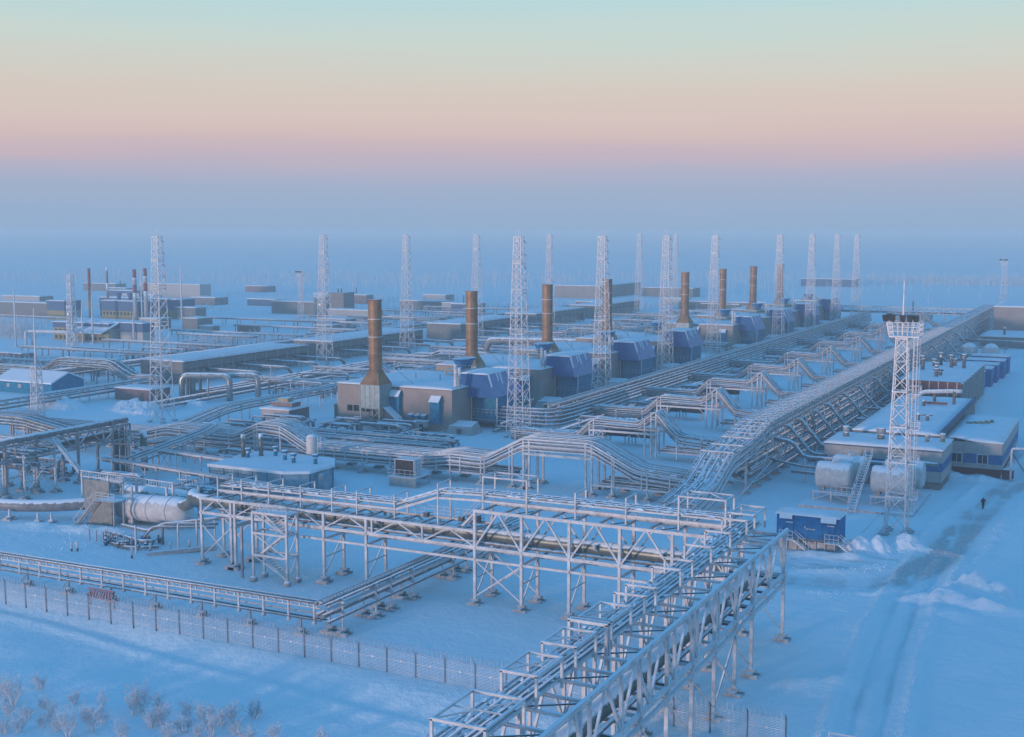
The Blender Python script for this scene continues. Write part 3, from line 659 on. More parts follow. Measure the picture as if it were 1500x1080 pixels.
# --- the wavy main rack across the middle
DP = [(-196, 3.0), (-163, 3.3), (-157, 4.7), (-141, 4.5), (-135.6, 6.8), (-130.9, 6.6), (-125, 3.7), (-101.5, 3.8), (-97.2, 4.5), (-91, 4.35), (-84.2, 7.9), (-72.8, 8.0), (-65.4, 4.4), (-56.2, 3.8)]
D = Rack('pipe_rack', 'long wavy rack of rimed cable trays and pipes crossing the middle of the yard', 'X', 172.0, 177.2, DP)
for lat, dz, w in ((172.0, 0.0, 0.5), (173.4, 0.15, 0.7), (174.7, 0.15, 0.7), (176.0, 0.2, 0.7), (177.2, 0.3, 0.5), (172.0, -0.9, 0.4), (177.2, -0.6, 0.4)): D.tray(lat, dz, w, rung=0.7)
for lat, dz, r in ((172.3, 0.2, 0.10), (172.8, 0.05, 0.16), (174.0, 0.1, 0.14), (175.4, 0.1, 0.2), (176.6, 0.15, 0.15), (172.2, -0.45, 0.16), (172.1, -1.3, 0.17), (173.2, -1.0, 0.2), (176.8, -0.9, 0.2)): D.pipe(lat, dz, r)
for zz, lat, r in ((1.9, 172.4, 0.22), (2.1, 173.6, 0.3), (2.0, 175.2, 0.35), (2.3, 176.5, 0.25)):
    for a, c in ((-196, -86.5), (-71.5, -57)): D.straight(lat, zz, r, a, c)
for a, c in ((-124, -90), (-72.6, -58.6), (-157, -138)):
    for lat in (171.9, 177.3): D.stringer(lat, 1.75, a, c, 0.3, 0.3)
for lat in (171.9, 177.3): D.stringer(lat, 5.7, -84.4, -72.6, 0.35, 0.4)
ds = [s for s in frange(-193, -58, 5.6)]
for i, s in enumerate(ds):
    if -83 < s < -74: continue
    D.frame(s, (-0.25, -1.15, 1.55), 0.26, brace=(i % 3 == 0))
for s in (-84.2, -83.2, -73.6, -72.6): D.frame(s, (-0.25, -1.15), 0.32, brace=False)
for s in frange(-122, -60, 4.4):
    if not -86 < s < -71: MB().box(s - 0.09, s + 0.09, 171.7, 171.88, 1.6, D.z(s) - 0.2).tube([(s, 171.78, 1.6), (s, 171.78, 2.2)], [0.28, 0.1], 8).obj('hanger', 'rime', D.root)
for s in frange(-136, -131, 5):
    MB().box(s - 0.1, s + 0.1, 171.7, 171.88, 1.6, D.z(s)).obj('hanger', 'rime', D.root)

D.clumps(380, 1)
for dz, r in ((0.12, 0.1), (-0.38, 0.1), (-0.95, 0.12), (-1.6, 0.1)): D.pipe(171.75, dz, r, 'mast')
for lat in (173.0, 174.4, 175.8): D.pipe(lat, 0.34, 0.1, 'mast')

# --- trunk rack on the right, running into the distance
CP = [(158, 3.2), (163, 3.6), (169, 4.4), (176.5, 7.2), (187, 7.8), (197, 9.2), (565, 9.2)]
T = Rack('pipe_rack', 'massive trunk pipe rack on the right running into the distance', 'Y', -56.6, -52.0, CP)
for lat, dz, w in ((-52.0, 0.25, 0.6), (-53.0, 0.1, 0.7), (-54.2, 0.1, 0.7), (-55.4, 0.1, 0.7), (-56.6, 0.25, 0.5), (-52.0, -0.7, 0.4), (-52.0, -1.7, 0.4)): T.tray(lat, dz, w, rung=0.9)
for lat, dz, r in ((-52.5, 0.12, 0.16), (-53.8, 0.1, 0.16), (-54.8, 0.1, 0.2), (-56.1, 0.12, 0.18), (-51.9, -0.35, 0.14), (-51.9, -1.2, 0.2), (-51.9, -2.3, 0.22), (-56.5, -1.2, 0.2)): T.pipe(lat, dz, r)
for zz, lat, r in ((6.0, -52.0, 0.22), (6.0, -53.6, 0.3), (5.0, -52.0, 0.16), (4.2, -52.2, 0.35), (4.2, -54.5, 0.35), (3.2, -51.8, 0.14), (2.4, -52.2, 0.4), (2.4, -54.4, 0.45), (2.4, -56.2, 0.4), (1.3, -51.4, 0.18)): T.straight(lat, zz, r, 186, 560, n=8)
for zz in (1.75, 5.6, 3.7): T.stringer(-51.85, zz, 186, 560, 0.2, 0.26)
for i, s in enumerate(frange(184, 560, 6.0)):
    T.frame(s, (-0.2, -1.5, 5.7, 3.8, 1.9), 0.3, brace=(i % 4 == 1), foot=(s < 330))
for s in frange(188, 420, 2.0):
    MB().box(-51.75, -51.62, s - 0.07, s + 0.07, T.z(s) - 2.4, T.z(s) + 0.3).obj('hanger', 'rime', T.root)
    MB().beam((-51.5, s, T.z(s) + 0.3), (-56.9, s, T.z(s) + 0.3), 0.2, 0.1).obj('slat', 'rime', T.root)
for s in frange(192, 540, 12):
    MB().beam((-51.8, s, 1.9), (-51.8, s + 6, T.z(s) - 2.5), 0.14).beam((-51.8, s + 12, 1.9), (-51.8, s + 6, T.z(s) - 2.5), 0.14).obj('brace', 'rime', T.root)
T.clumps(2200, 2, 160, 560, 0.2)
rq = random.Random(44)
hr = MB()
for i in range(150):
    s = 188 + i * 2.4; h_ = rq.uniform(0.7, 1.2); hr.beam((-51.6, s, T.z(s)), (-51.6, s, T.z(s) + h_), 0.07)
    if i % 9: hr.beam((-51.6, s, T.z(s) + h_ * 0.9), (-51.6, s + 2.4, T.z(s + 2.4) + 0.9 * h_), 0.06)
hr.obj('handrail', 'rime', T.root)
for i in range(90):
    s = rq.uniform(190, 480); z0 = rq.uniform(2.2, 6.5); L = rq.uniform(0.8, 3.2)
    MB().tube(bend([(-51.3, s, z0 + L), (-50.9, s, z0 + L), (-50.9, s, z0), (-51.6, s, z0)], 0.25, 2), rq.uniform(0.07, 0.16), 6).obj('drop_pipe', 'rime' if i % 3 else 'pipe', T.root)
for s in (160, 166, 172.5): T.frame(s, (-0.25, -1.1), 0.24)
for s in (176.6, 181.5, 187.0): MB().beam((-56.8, s, T.z(s) + 0.4), (-51.8, s, T.z(s) + 0.4), 0.2).obj('crossbeam', 'rime', T.root)
MB().beam((-51.4, 178, 0.6), (-51.4, 204, 3.9), 0.2).obj('stringer', 'rime', T.root)
# branch pipes coming down to the buildings on the right
for k, (s, dx, r) in enumerate(((206, 7.5, 0.24), (214, 9, 0.3), (226, 8, 0.2), (236, 9.5, 0.24), (252, 8, 0.2), (266, 9.5, 0.22), (284, 7, 0.2), (300, 8, 0.2), (322, 7, 0.2), (345, 8, 0.22), (372, 9, 0.25), (398, 15, 0.25), (425, 12, 0.25), (455, 10, 0.25))):
    o = thing('branch_pipes', ORD[k % 12] + [' pair of pipes dropping right from the trunk rack towards the white and blue buildings', ' far pair of pipes dropping right from the distant trunk rack'][k // 12], 'pipes', (-48, s, 0), 'branch pipes of the trunk rack')
    if k // 12: o['label'] = ['far pair of pipes dropping from the trunk rack before the beige hall', 'farthest pair of pipes dropping from the trunk rack beside the beige hall'][k - 12]
    for q in (0, 0.9):
        MB().tube(bend([(-52, s + q, 7.6), (-51, s + q, 7.6), (-47.2, s + q, 3.2), (-47.2 + dx, s + q, 3.0)], 1.0, 4), r * (1 if q == 0 else 0.7), 10).obj('pipe', 'pipe', o)
    for x in (-46.4, -47.2 + dx - 1.0): MB().box(x - 0.1, x + 0.1, s + 0.3, s + 0.5, -0.1, 2.85).obj('support', 'steel', o)

# --- rack beside the air intakes
G = Rack('pipe_rack', 'rack stacked with pipes running beside the blue air intakes', 'Y', -106.0, -103.6, [(226, 5.3), (560, 5.3)])
for dz, lat, r in ((0.1, -103.6, 0.14), (0.0, -106, 0.14), (-0.7, -103.4, 0.2), (-1.4, -103.4, 0.24), (-2.1, -103.4, 0.26), (-2.8, -103.3, 0.3), (-3.6, -103.2, 0.34), (-0.7, -105.2, 0.2), (-2.1, -105, 0.25)): G.pipe(lat, dz, r)
G.tray(-104.0, 0.25, 0.6, rung=0.9); G.tray(-105.4, 0.25, 0.6, rung=0.9)
for i, s in enumerate(frange(228, 556, 7.5)): G.frame(s, (-0.2, -1.6, -3.2), 0.22, brace=(i % 3 == 0), foot=False)
for k, zz in enumerate((4.4, 3.8, 3.1, 2.4, 1.7)):
    MB().tube(bend([(-122, 224.5 - 0.4 * k, zz), (-104 + 0.5 * k, 225 - 0.5 * k, zz), (-102.4 + 0.3 * k, 232, zz), (-102.4 + 0.3 * k, 262, zz)], 3, 5), 0.24, 8).obj('loop_pipe', 'pipe', G.root)

# --- cross racks between the intake rack and the trunk rack
EY = [205, 240.5, 274, 308, 345, 385, 425, 468, 512]
for k, y in enumerate(EY):
    ep = [(-103, 3.2), (-89.8, 3.2), (-86.4, 6.3), (-77.6, 6.1), (-74.5, 8.5), (-70.6, 4.3), (-62.8, 3.8), (-58.5, 6.4)]
    E = Rack('pipe_rack', ORD[k] + ' arched cross rack between the air intakes and the trunk rack', 'X', y, y + 4.2, ep, 'arched cross racks')
    far = k > 4
    for lat, dz, w in ((0, 0, 0.5), (1.4, 0.1, 0.7), (2.8, 0.1, 0.7), (4.2, 0.1, 0.5)): E.tray(y + lat, dz, w, rung=0.9 if not far else 1.6)
    for lat, dz, r in ((0.1, 0.3, 0.12), (0.0, -0.5, 0.15), (0.0, -0.95, 0.17), (0.7, 0.05, 0.14), (2.1, 0.1, 0.2), (3.5, 0.1, 0.15), (3.9, -0.7, 0.18)): E.pipe(y + lat, dz, r)
    for a, c in ((-103, -88), (-73.5, -58)):
        for lat, zz, r in ((0.3, 1.8, 0.28), (1.5, 1.8, 0.34), (3.2, 1.9, 0.3)): E.straight(y + lat, zz, r, a, c, n=8)
    for lat in (0, 4.2): E.stringer(y + lat, 4.5, -87.2, -73.4, 0.3, 0.34)
    for lat in (0, 4.2): E.stringer(y + lat, 1.5, -73, -58.5, 0.24, 0.26)
    for s in (-102, -96, -90.2, -87.0, -86.2, -76.4, -75.2, -74.3, -70.4, -66, -61): E.frame(s, (-0.2, -1.1), 0.26, foot=False, brace=s in (-96, -75.2, -66))
    b = MB()
    for s, d in ((-86.2, 1.6), (-76.4, -1.6)):
        for lat in (0, 4.2): b.beam((s, y + lat, 2.9), (s + d, y + lat, 4.4), 0.1)
    b.obj('knee_brace', 'rime', E.root)
    if k < 5: E.clumps(260, 20 + k)
    if k < 3:
        cw = thing('cooling_unit', ORD[k] + ' dark louvred cooling unit on legs behind an arched cross rack', 'cooler', (-85 - 2 * k, y + 13, 0), 'dark coolers in the yard')
        for j in range(2):
            x = -89 - 2 * k + 5.2 * j
            MB().box(x, x + 4.4, y + 12, y + 14.4, 1.6, 3.6).obj('casing', 'black', cw); MB().box(x - 0.2, x + 4.6, y + 11.8, y + 14.6, 3.602, 3.8).obj('snow_cap', 'snow', cw)
            for xx in (x + 0.3, x + 4.1): MB().box(xx - 0.1, xx + 0.1, y + 12.1, y + 12.3, 0, 1.6).box(xx - 0.1, xx + 0.1, y + 14.1, y + 14.3, 0, 1.6).obj('leg', 'rime', cw)

# --- far racks
FR = Rack('pipe_rack', 'long distant truss rack crossing behind the trunk rack', 'X', 560, 563, [(-130, 7.5), (-50, 7.5)])
for lat in (560, 563):
    FR.stringer(lat, 7.5); FR.stringer(lat, 5.0); FR.web(lat, 5.0, 7.5, frange(-130, -50, 6), 0.2)
for s in frange(-130, -50, 12): FR.frame(s, (), 0.35, foot=False)
for lat, zz in ((561, 5.5), (562, 5.6)): FR.straight(lat, zz, 0.4)

# --- racks on the left
I1 = Rack('pipe_rack', 'rimed pipe rack left of the first compressor hall running into the distance', 'Y', -168, -164.5, [(176, 2.6), (188, 2.8), (199, 4.4), (205, 4.6), (262, 4.4), (520, 4.4)])
for lat, dz, w in ((-164.5, 0, 0.5), (-166, 0.1, 0.8), (-168, 0, 0.5)): I1.tray(lat, dz, w)
for lat, dz, r in ((-164.6, -0.5, 0.15), (-165.2, 0.1, 0.2), (-167, 0.1, 0.2), (-164.6, -1.0, 0.2)): I1.pipe(lat, dz, r)
for i, s in enumerate(frange(182, 516, 7)): I1.frame(s, (-0.2, -1.1), 0.22, foot=False)
H1 = Rack('pipe_rack', 'low covered pipe rack at the far left in front of the blue shed', 'Y', -223.6, -220.4, [(165, 3.2), (236, 3.2)])
for lat, dz, w in ((-220.4, 0, 0.6), (-222, 0.1, 0.8), (-223.6, 0, 0.5)): H1.tray(lat, dz, w)
for lat, dz, r in ((-220.3, -0.6, 0.25), (-221.2, 0.1, 0.3), (-222.6, 0.1, 0.3), (-220.2, -1.4, 0.3)): H1.pipe(lat, dz, r)
for s in frange(168, 234, 6): H1.frame(s, (-0.3, -1.2), 0.22, foot=False)
J1 = Rack('pipe_rack', 'dark arched pipe rack behind the blue shed at the far left', 'X', 240, 244, [(-330, 3.5), (-262, 3.5), (-256, 6.6), (-238, 6.6), (-231, 3.2), (-222, 3.2)], mat='steel')
for lat, dz, w in ((240, 0, 0.6), (242, 0.1, 0.8), (244, 0, 0.6)): J1.tray(lat, dz, w)
for lat, dz, r in ((240, -0.6, 0.25), (240, -1.2, 0.25), (241, 0.1, 0.3), (243, 0.1, 0.3), (240, -1.8, 0.25)): J1.pipe(lat, dz, r, 'clad')
for s in frange(-326, -224, 6): J1.frame(s, (-0.3, -1.2), 0.24, foot=False)
K2 = Rack('pipe_rack', 'dark pipe rack sloping down at the left edge behind the small lattice mast', 'X', 165, 168.5, [(-240, 5.0), (-190, 5.2), (-186, 5.2), (-172, 3.2), (-166, 3.2)], mat='steel')
for lat, dz, r in ((165, 0, 0.25), (165, -0.6, 0.25), (165, -1.2, 0.25), (166, 0.1, 0.3), (167.4, 0.1, 0.3)): K2.pipe(lat, dz, r, 'clad')
for lat in (165, 166.8, 168.5): K2.tray(lat, 0.3, 0.6)
for s in frange(-238, -170, 4.5): K2.frame(s, (-0.2, -1.1), 0.3, foot=False)
X1 = Rack('pipe_rack', 'long pipe rack on the far left crossing snow behind the cooler banks', 'Y', -252, -248, [(232, 4.0), (560, 4.0)], mat='steel')
for lat, dz, r in ((-248, 0, 0.3), (-248, -0.8, 0.3), (-249.5, 0.2, 0.4), (-251, 0.2, 0.4)): X1.pipe(lat, dz, r)
for lat in (-248, -250, -252): X1.tray(lat, 0.3, 0.7, rung=1.5)
for s in frange(236, 556, 9): X1.frame(s, (-0.2, -1.1), 0.3, foot=False)

# --- truss with a pipe and the tall rack at the left edge
KR = Rack('pipe_bridge', 'tall rimed pipe platform at the left edge on braced legs', 'X', 131.5, 137.5, [(-178, 6.6), (-147.6, 6.6)], cat='pipe bridge')
for lat in (131.5, 133.5, 135.5, 137.5): KR.stringer(lat, 6.4)
for s in (-176, -170, -164, -158.5, -152.5, -148): KR.frame(s, (-0.3, -2.0, 2.6), 0.3, brace=True)
for lat, dz, w in ((137.3, 1.6, 0.5), (137.3, 1.0, 0.5), (137.3, 0.5, 0.5), (136.5, 1.6, 0.5)): KR.tray(lat, dz, w, rung=0.7)
for lat, dz, r in ((132.2, 0.1, 0.25), (133.4, 0.2, 0.45), (134.8, 0.1, 0.3), (136, 0.15, 0.3), (132, -1.8, 0.5), (134, -1.7, 0.35)): KR.pipe(lat, dz, r)
for s in frange(-177, -148, 4): MB().box(s - 0.08, s + 0.08, 137.5, 137.66, 6.4, 8.6).obj('tray_post', 'rime', KR.root)
KT = [(-147.8, 137.3, 8.2), (-136, 131, 5.2)]
b = MB()
for q in (-0.3, 0.3):
    for zz in (0, 0.35): b.beam((KT[0][0], KT[0][1] + q, KT[0][2] + zz), (KT[1][0], KT[1][1] + q, KT[1][2] + zz), 0.1, 0.14)
b.obj('sloping_tray', 'rime', KR.root)
MR = Rack('pipe_bridge', 'steel truss carrying a snow covered pipe towards the column cluster on the left', 'Y', -153.6, -150.2, [(124, 8.6), (156, 8.6)], cat='pipe bridge', mat='steel')
for lat in (-153.6, -150.2):
    MR.stringer(lat, 8.0); MR.stringer(lat, 5.6); MR.web(lat, 5.6, 8.0, frange(126, 156, 6), 0.18)
for s in (130, 136, 144.4, 151.9): MR.frame(s, (5.6,), 0.34)
MR.straight(-150.6, 8.75, 0.5, 122, 155.6, 'pipe', 14); MR.straight(-152.8, 6.4, 0.55, 122, 155, 'clad', 14)
cl = thing('riser_cluster', 'cluster of tall dark vertical pipes and columns at the end of the truss', 'pipe cluster', (-151.5, 156.5, 0))
for i, (x, y, h, r) in enumerate(((-152.6, 155.2, 8.9, 0.4), (-151.5, 155.4, 9.0, 0.4), (-150.5, 155.6, 8.8, 0.36), (-148.6, 157.4, 6.6, 0.6), (-153.2, 157, 7, 0.3), (-149.8, 155.2, 6.2, 0.25))):
    MB().tube([(x, y, -0.1), (x, y, h)], r, 12).obj('riser', 'clad' if r > 0.3 else 'steel', cl)
for z in (2.5, 4.6, 6.2): MB().box(-153.8, -147.8, 154.5, 154.7, z, z + 0.22).box(-153.8, -147.8, 158, 158.2, z, z + 0.22).obj('beam', 'steel', cl)
b = MB()
for i in range(18): b.beam((-149.3, 154.3, 0.4 + i * 0.38), (-148.6, 154.3, 0.4 + i * 0.38), 0.06)
b.beam((-149.3, 154.3, 0), (-149.3, 154.3, 7.4), 0.08).beam((-148.6, 154.3, 0), (-148.6, 154.3, 7.4), 0.08); b.obj('ladder', 'rime', cl)
for k, (x0, y0, z0, x1, y1, z1) in enumerate(((-148, 156, 4.2, -112, 156, 3.2), (-150, 149, 3.4, -114, 146, 2.9), (-148, 157, 5.0, -147, 169, 4.6))):
    t = thing('tray_run', ['rimed cable tray run in front of the pale blue modular building', 'rimed handrail-like tray on posts left of the pale blue building', 'short rising tray left of the wavy rack'][k], 'cable tray', (x0, y0, 0))
    L = Vector((x1 - x0, y1 - y0, z1 - z0)); nrm = Vector((-L.y, L.x, 0)).normalized()
    b = MB()
    for q in (-0.6, -0.2, 0.2, 0.6): b.beam(Vector((x0, y0, z0)) + nrm * q, Vector((x1, y1, z1)) + nrm * q, 0.1, 0.16)
    for i in range(int(L.length / 0.8)):
        c = Vector((x0, y0, z0)) + L * ((i + 0.5) / int(L.length / 0.8)); b.beam(c - nrm * 0.6, c + nrm * 0.6, 0.12, 0.06)
    b.obj('tray', 'rime', t)
    MB().tube([(x0, y0 + 0.3, z0 - 0.5), (x1, y1 + 0.3, z1 - 0.5)], 0.2, 8).obj('pipe', 'pipe', t)
    for i in range(max(2, int(L.length / 5))):
        c = Vector((x0, y0, z0)) + L * ((i + 0.5) / max(2, int(L.length / 5))); MB().box(c.x - 0.1, c.x + 0.1, c.y - 0.1, c.y + 0.1, 0, c.z - 0.1).obj('post', 'rime', t)
SR = Rack('pipe_rack', 'sloping double tray rack rising to the wavy rack on the left', 'Y', -146, -143.4, [(150, 3.4), (168, 5.4), (171, 6.2)])
for lat in (-146, -144.7, -143.4): SR.tray(lat, 0, 0.5)
for lat, dz in ((-145.4, 0.1), (-144, 0.1), (-143.4, -0.6)): SR.pipe(lat, dz, 0.16)
for s in (152, 158, 164): SR.frame(s, (-0.2, -1.0), 0.22, foot=False, brace=True)

# ------------------------------------------------------------------ lattice masts
def lattice(b, w0, w1, h, n, t=0.14, zoff=0.0, x2=True):
    """tapered square lattice: horizontals and crossed diagonals, returned as a list of per-panel meshes"""
    panels = []
    zs = [zoff]; step = 1.0
    ws = np.linspace(w0, w1, n + 1); tot = sum(ws[:-1])
    for i in range(n): zs.append(zs[-1] + h * ws[i] / tot)
    for i in range(n):
        p = MB(); a, c = ws[i] / 2, ws[i + 1] / 2; z0, z1 = zs[i], zs[i + 1]
        k0 = [(-a, -a, z0), (a, -a, z0), (a, a, z0), (-a, a, z0)]; k1 = [(-c, -c, z1), (c, -c, z1), (c, c, z1), (-c, c, z1)]
        for j in range(4):
            m = (j + 1) % 4; p.beam(k0[j], k1[m], t * 0.65)
            if x2: p.beam(k0[m], k1[j], t * 0.65)
            if i % 3 == 0: p.beam(k1[j], k1[m], t * 0.75)
        panels.append(p)
    return panels
def mast_proto(name, label, cat, w0, w1, h, n, t):
    root = thing(name, label, cat)
    for sx, sy in ((-1, -1), (1, -1), (1, 1), (-1, 1)):
        MB().beam((sx * w0 / 2, sy * w0 / 2, 0), (sx * w1 / 2, sy * w1 / 2, h), t).obj('leg', 'mast', root)
        MB().box(sx * w0 / 2 - 0.4, sx * w0 / 2 + 0.4, sy * w0 / 2 - 0.4, sy * w0 / 2 + 0.4, -0.2, 0.4).obj('footing', 'sleeper', root)
    for p in lattice(None, w0, w1, h, n, t): p.obj('bracing', 'mast', root)
    b = MB()
    for z in (h * 0.30, h * 0.52, h * 0.74, h * 0.87):
        w = (w0 + (w1 - w0) * z / h) / 2 + 0.02
        b.beam((-w, -w, z), (w, -w, z), t).beam((w, -w, z), (w, w, z), t).beam((w, w, z), (-w, w, z), t).beam((-w, w, z), (-w, -w, z), t)
    b.obj('ring_beams', 'mast', root)
    b = MB()
    for i in range(int(h / 0.6)):
        z = 0.6 * i + 0.4; w = (w0 + (w1 - w0) * z / h) / 2
        b.beam((-0.25, -w * 0.96, z), (0.25, -w * 0.96, z), 0.05)
    b.beam((-0.25, -w0 * 0.48, 0), (-0.25, -w1 * 0.48, h), 0.06).beam((0.25, -w0 * 0.48, 0), (0.25, -w1 * 0.48, h), 0.06)
    b.obj('ladder', 'mast', root)
    return root
mast = mast_proto('lightning_mast', 'nearest lattice mast standing between the wavy rack and the blue air intakes', 'mast', 3.7, 1.45, 39.2, 16, 0.12)
MB().tube([(0, 0, 38.6), (0, 0, 41.0)], 0.06, 6).obj('rod', 'mast', mast)
for z in (38.5, 36, 33.5, 31, 28.5): MB().beam((0.75, 0.4, z), (1.35, 0.75, z - 0.5), 0.09).obj('spike', 'dark', mast)
GM = 'lattice masts of the plant'
mast['group'] = GM; mast.location = (-107, 216.5, 0)
for k, y in enumerate((258.9, 301.5, 342.4, 414.3, 460.5, 503.9, 543.3)):
    place(mast, (-107, y, 0), ORD[k + 1] + ' lattice mast along the row beside the blue air intakes', GM)
for k, (x, y) in enumerate(((-212, 300.2), (-212, 346.4), (-212, 394.6), (-212, 456.9), (-212, 558.8), (-212, 610.9))):
    place(mast, (x, y, 0), ORD[k] + ' lattice mast in the left row beyond the compressor halls', GM)
place(mast, (-183.6, 200.3, 0), 'tall lattice mast alone on the left beside the snow heaps', GM)
sm = mast_proto('small_lattice_mast', 'small lattice mast with a long white spire at the left edge', 'mast', 2.1, 1.3, 14.0, 8, 0.12)
sm.location = (-191.4, 174.0, 0)
o = MB().tube([(0, 0, 13.6), (0, 0, 18), (0, 0, 25.4)], [0.3, 0.2, 0.09], 8).obj('spire', 'mast'); o.parent = sm
o = MB().box(-0.9, 0.9, -0.9, 0.9, 13.9, 14.05).obj('platform', 'mast'); o.parent = sm

# floodlight tower on the right
def flood_tower(name, label, loc, group, big=True):
    root = thing(name, label, 'light tower', (0, 0, 0), group)
    H = 26.4
    w0, w1 = 2.75, 1.4
    for sx, sy in ((-1, -1), (1, -1), (1, 1), (-1, 1)):
        MB().beam((sx * w0 / 2, sy * w0 / 2, 0), (sx * w1 / 2, sy * w1 / 2, H), 0.14).obj('leg', 'mast', root)
        footing(MB(), sx * w0 / 2, sy * w0 / 2, 0.75).obj('footing', 'sleeper', root)
    for p in lattice(None, w0, w1, H, 12, 0.12): p.obj('bracing', 'mast', root)
    b = MB()
    for z in (5.2, 9.8, 14.5, 19.2, 26.2):
        w = (w0 + (w1 - w0) * z / H) / 2 + 0.03
        b.beam((-w, -w, z), (w, -w, z), 0.2).beam((w, -w, z), (w, w, z), 0.2).beam((w, w, z), (-w, w, z), 0.2).beam((-w, w, z), (-w, -w, z), 0.2)
    b.obj('ring_beams', 'mast', root)
    lad = MB(); lx = 1.5
    for sy in (-0.35, 0.35): lad.beam((lx, sy, 1.5), (lx, sy, 27.2), 0.07)
    for i in range(62): lad.beam((lx, -0.35, 1.8 + i * 0.41), (lx, 0.35, 1.8 + i * 0.41), 0.05)
    lad.obj('ladder', 'mast', root)
    cage = MB()
    for i in range(30):
        z = 3.2 + i * 0.8
        pts = [(lx + 0.75 * math.sin(g), 0.42 * math.cos(g), z) for g in np.linspace(0, math.pi, 6)]; cage.tube(pts, 0.035, 3, False)
    for g in (0.6, 1.57, 2.5): cage.beam((lx + 0.75 * math.sin(g), 0.42 * math.cos(g), 3.2), (lx + 0.75 * math.sin(g), 0.42 * math.cos(g), 26.6), 0.05)
    cage.obj('ladder_cage', 'mast', root)
    for z in (4.9, 9.6, 14.2, 18.9):
        q = MB().box(0.9, 2.6, -0.75, 0.75, z, z + 0.1)
        for sx, sy in ((2.55, -0.7), (2.55, 0.7), (2.55, 0), (1.7, 0.7), (1.7, -0.7)): q.beam((sx, sy, z), (sx, sy, z + 1.1), 0.05)
        for zz in (z + 0.55, z + 1.1): q.beam((1.0, -0.72, zz), (2.58, -0.72, zz), 0.05).beam((2.58, -0.72, zz), (2.58, 0.72, zz), 0.05).beam((1.0, 0.72, zz), (2.58, 0.72, zz), 0.05)
        q.obj('rest_platform', 'mast', root)
    q = MB().box(-1.5, 2.3, -1.5, 1.5, 26.4, 26.6); q.obj('platform', 'mast', root)
    rail = MB()
    for i in range(7):
        x = -1.75 + i * 0.68
        for sy in (-1, 1): rail.beam((x * 0.86, sy * 1.45, 26.6), (x, sy * 1.7, 28.4), 0.08)
    for i in range(5):
        y = -1.6 + i * 0.8
        rail.beam((-1.5, y * 0.9, 26.6), (-1.85, y, 28.4), 0.08).beam((2.3, y, 26.6), (2.35, y, 28.4), 0.08)
    for z, e in ((27.2, 0.12), (27.8, 0.22), (28.4, 0.32)):
        rail.beam((-1.5 - e, -1.42 - e, z), (2.35, -1.42 - e, z), 0.08).beam((-1.5 - e, 1.42 + e, z), (2.35, 1.42 + e, z), 0.08).beam((-1.5 - e, -1.42 - e, z), (-1.5 - e, 1.42 + e, z), 0.08).beam((2.35, -1.42 - e, z), (2.35, 1.42 + e, z), 0.08)
    rail.obj('railing', 'mast', root)
    for x, y in ((-1.9, -1.7), (-1.0, -1.8), (0.3, -1.8), (1.2, -1.8), (1.9, -1.6), (-1.9, 1.2)):
        f = MB(); f.hexa([(x - 0.28, y - 0.35, 28.5), (x + 0.28, y - 0.35, 28.5), (x + 0.22, y + 0.3, 28.6), (x - 0.22, y + 0.3, 28.6), (x - 0.42, y - 0.55, 29.3), (x + 0.42, y - 0.55, 29.3), (x + 0.3, y + 0.25, 29.35), (x - 0.3, y + 0.25, 29.35)])
        o = f.obj('floodlight', 'black', root); adopt_o = MB().box(x - 0.06, x + 0.06, y - 0.1, y + 0.1, 28.38, 28.52).obj('bracket', 'dark', o)
    MB().tube([(0, 0, 26.6), (0, 0, 29.5), (0, 0, 33.9)], [0.16, 0.13, 0.07], 8).obj('spire', 'mast', root)
    root.location = loc
    return root
ft = flood_tower('floodlight_tower', 'white floodlight tower with a spire beside the horizontal tanks', (-26.9, 168.2, 0), 'floodlight towers')
b = MB().beam((-28.4, 166.7, 3.4), (-30.6, 164.6, 0.5), 0.09).obj('stay', 'mast', ft)
place(ft, (-351, 478, 0), 'distant floodlight tower beside the storage tank on the left', 'floodlight towers', scale=(0.75, 0.75, 0.75))
place(ft, (-61, 690, 0), 'faint floodlight tower in the haze at the far right', 'floodlight towers', scale=(0.9, 0.9, 0.9))

# ------------------------------------------------------------------ compressor halls: local origin at the foot of the stack
SX = -137.3
hall = thing('compressor_hall', '', 'building')
hx0, hx1, hy0, hy1, hh = -11.2, 16.3, 2.6, 30.5, 8.5
wall_box(hall, hx0, hx1, hy0, hy1, 0, hh, 'tan', 'tany')
MB().box(hx0 + 0.2, hx1 - 0.2, hy0 + 0.2, hy1 - 0.2, hh - 0.4, hh - 0.1).obj('roof_deck', 'greyflat', hall)
MB().box(hx0 - 0.12, hx1 + 0.12, hy0 - 0.12, hy0 + 0.3, hh + 0.002, hh + 0.14).obj('eaves_trim', 'dark', hall)
snow_slab(hx0, hx1, hy0, hy1, hh + 0.14, 0.3, 2.2, 0.14).obj('roof_snow', 'snow', hall)
for i in range(4):
    x = -8.8 + i * 1.55; w = MB().box(x, x + 1.35, hy0 - 0.03, hy0 + 0.02, 3.0, 4.3).obj('window', 'glass', hall)
    MB().box(x - 0.08, x, hy0 - 0.06, hy0 - 0.005, 2.92, 4.38).box(x + 1.35, x + 1.43, hy0 - 0.06, hy0 - 0.005, 2.92, 4.38).box(x, x + 1.35, hy0 - 0.06, hy0 - 0.005, 4.3, 4.38).box(x, x + 1.35, hy0 - 0.06, hy0 - 0.005, 2.92, 3.0).obj('window_frame', 'white', w)
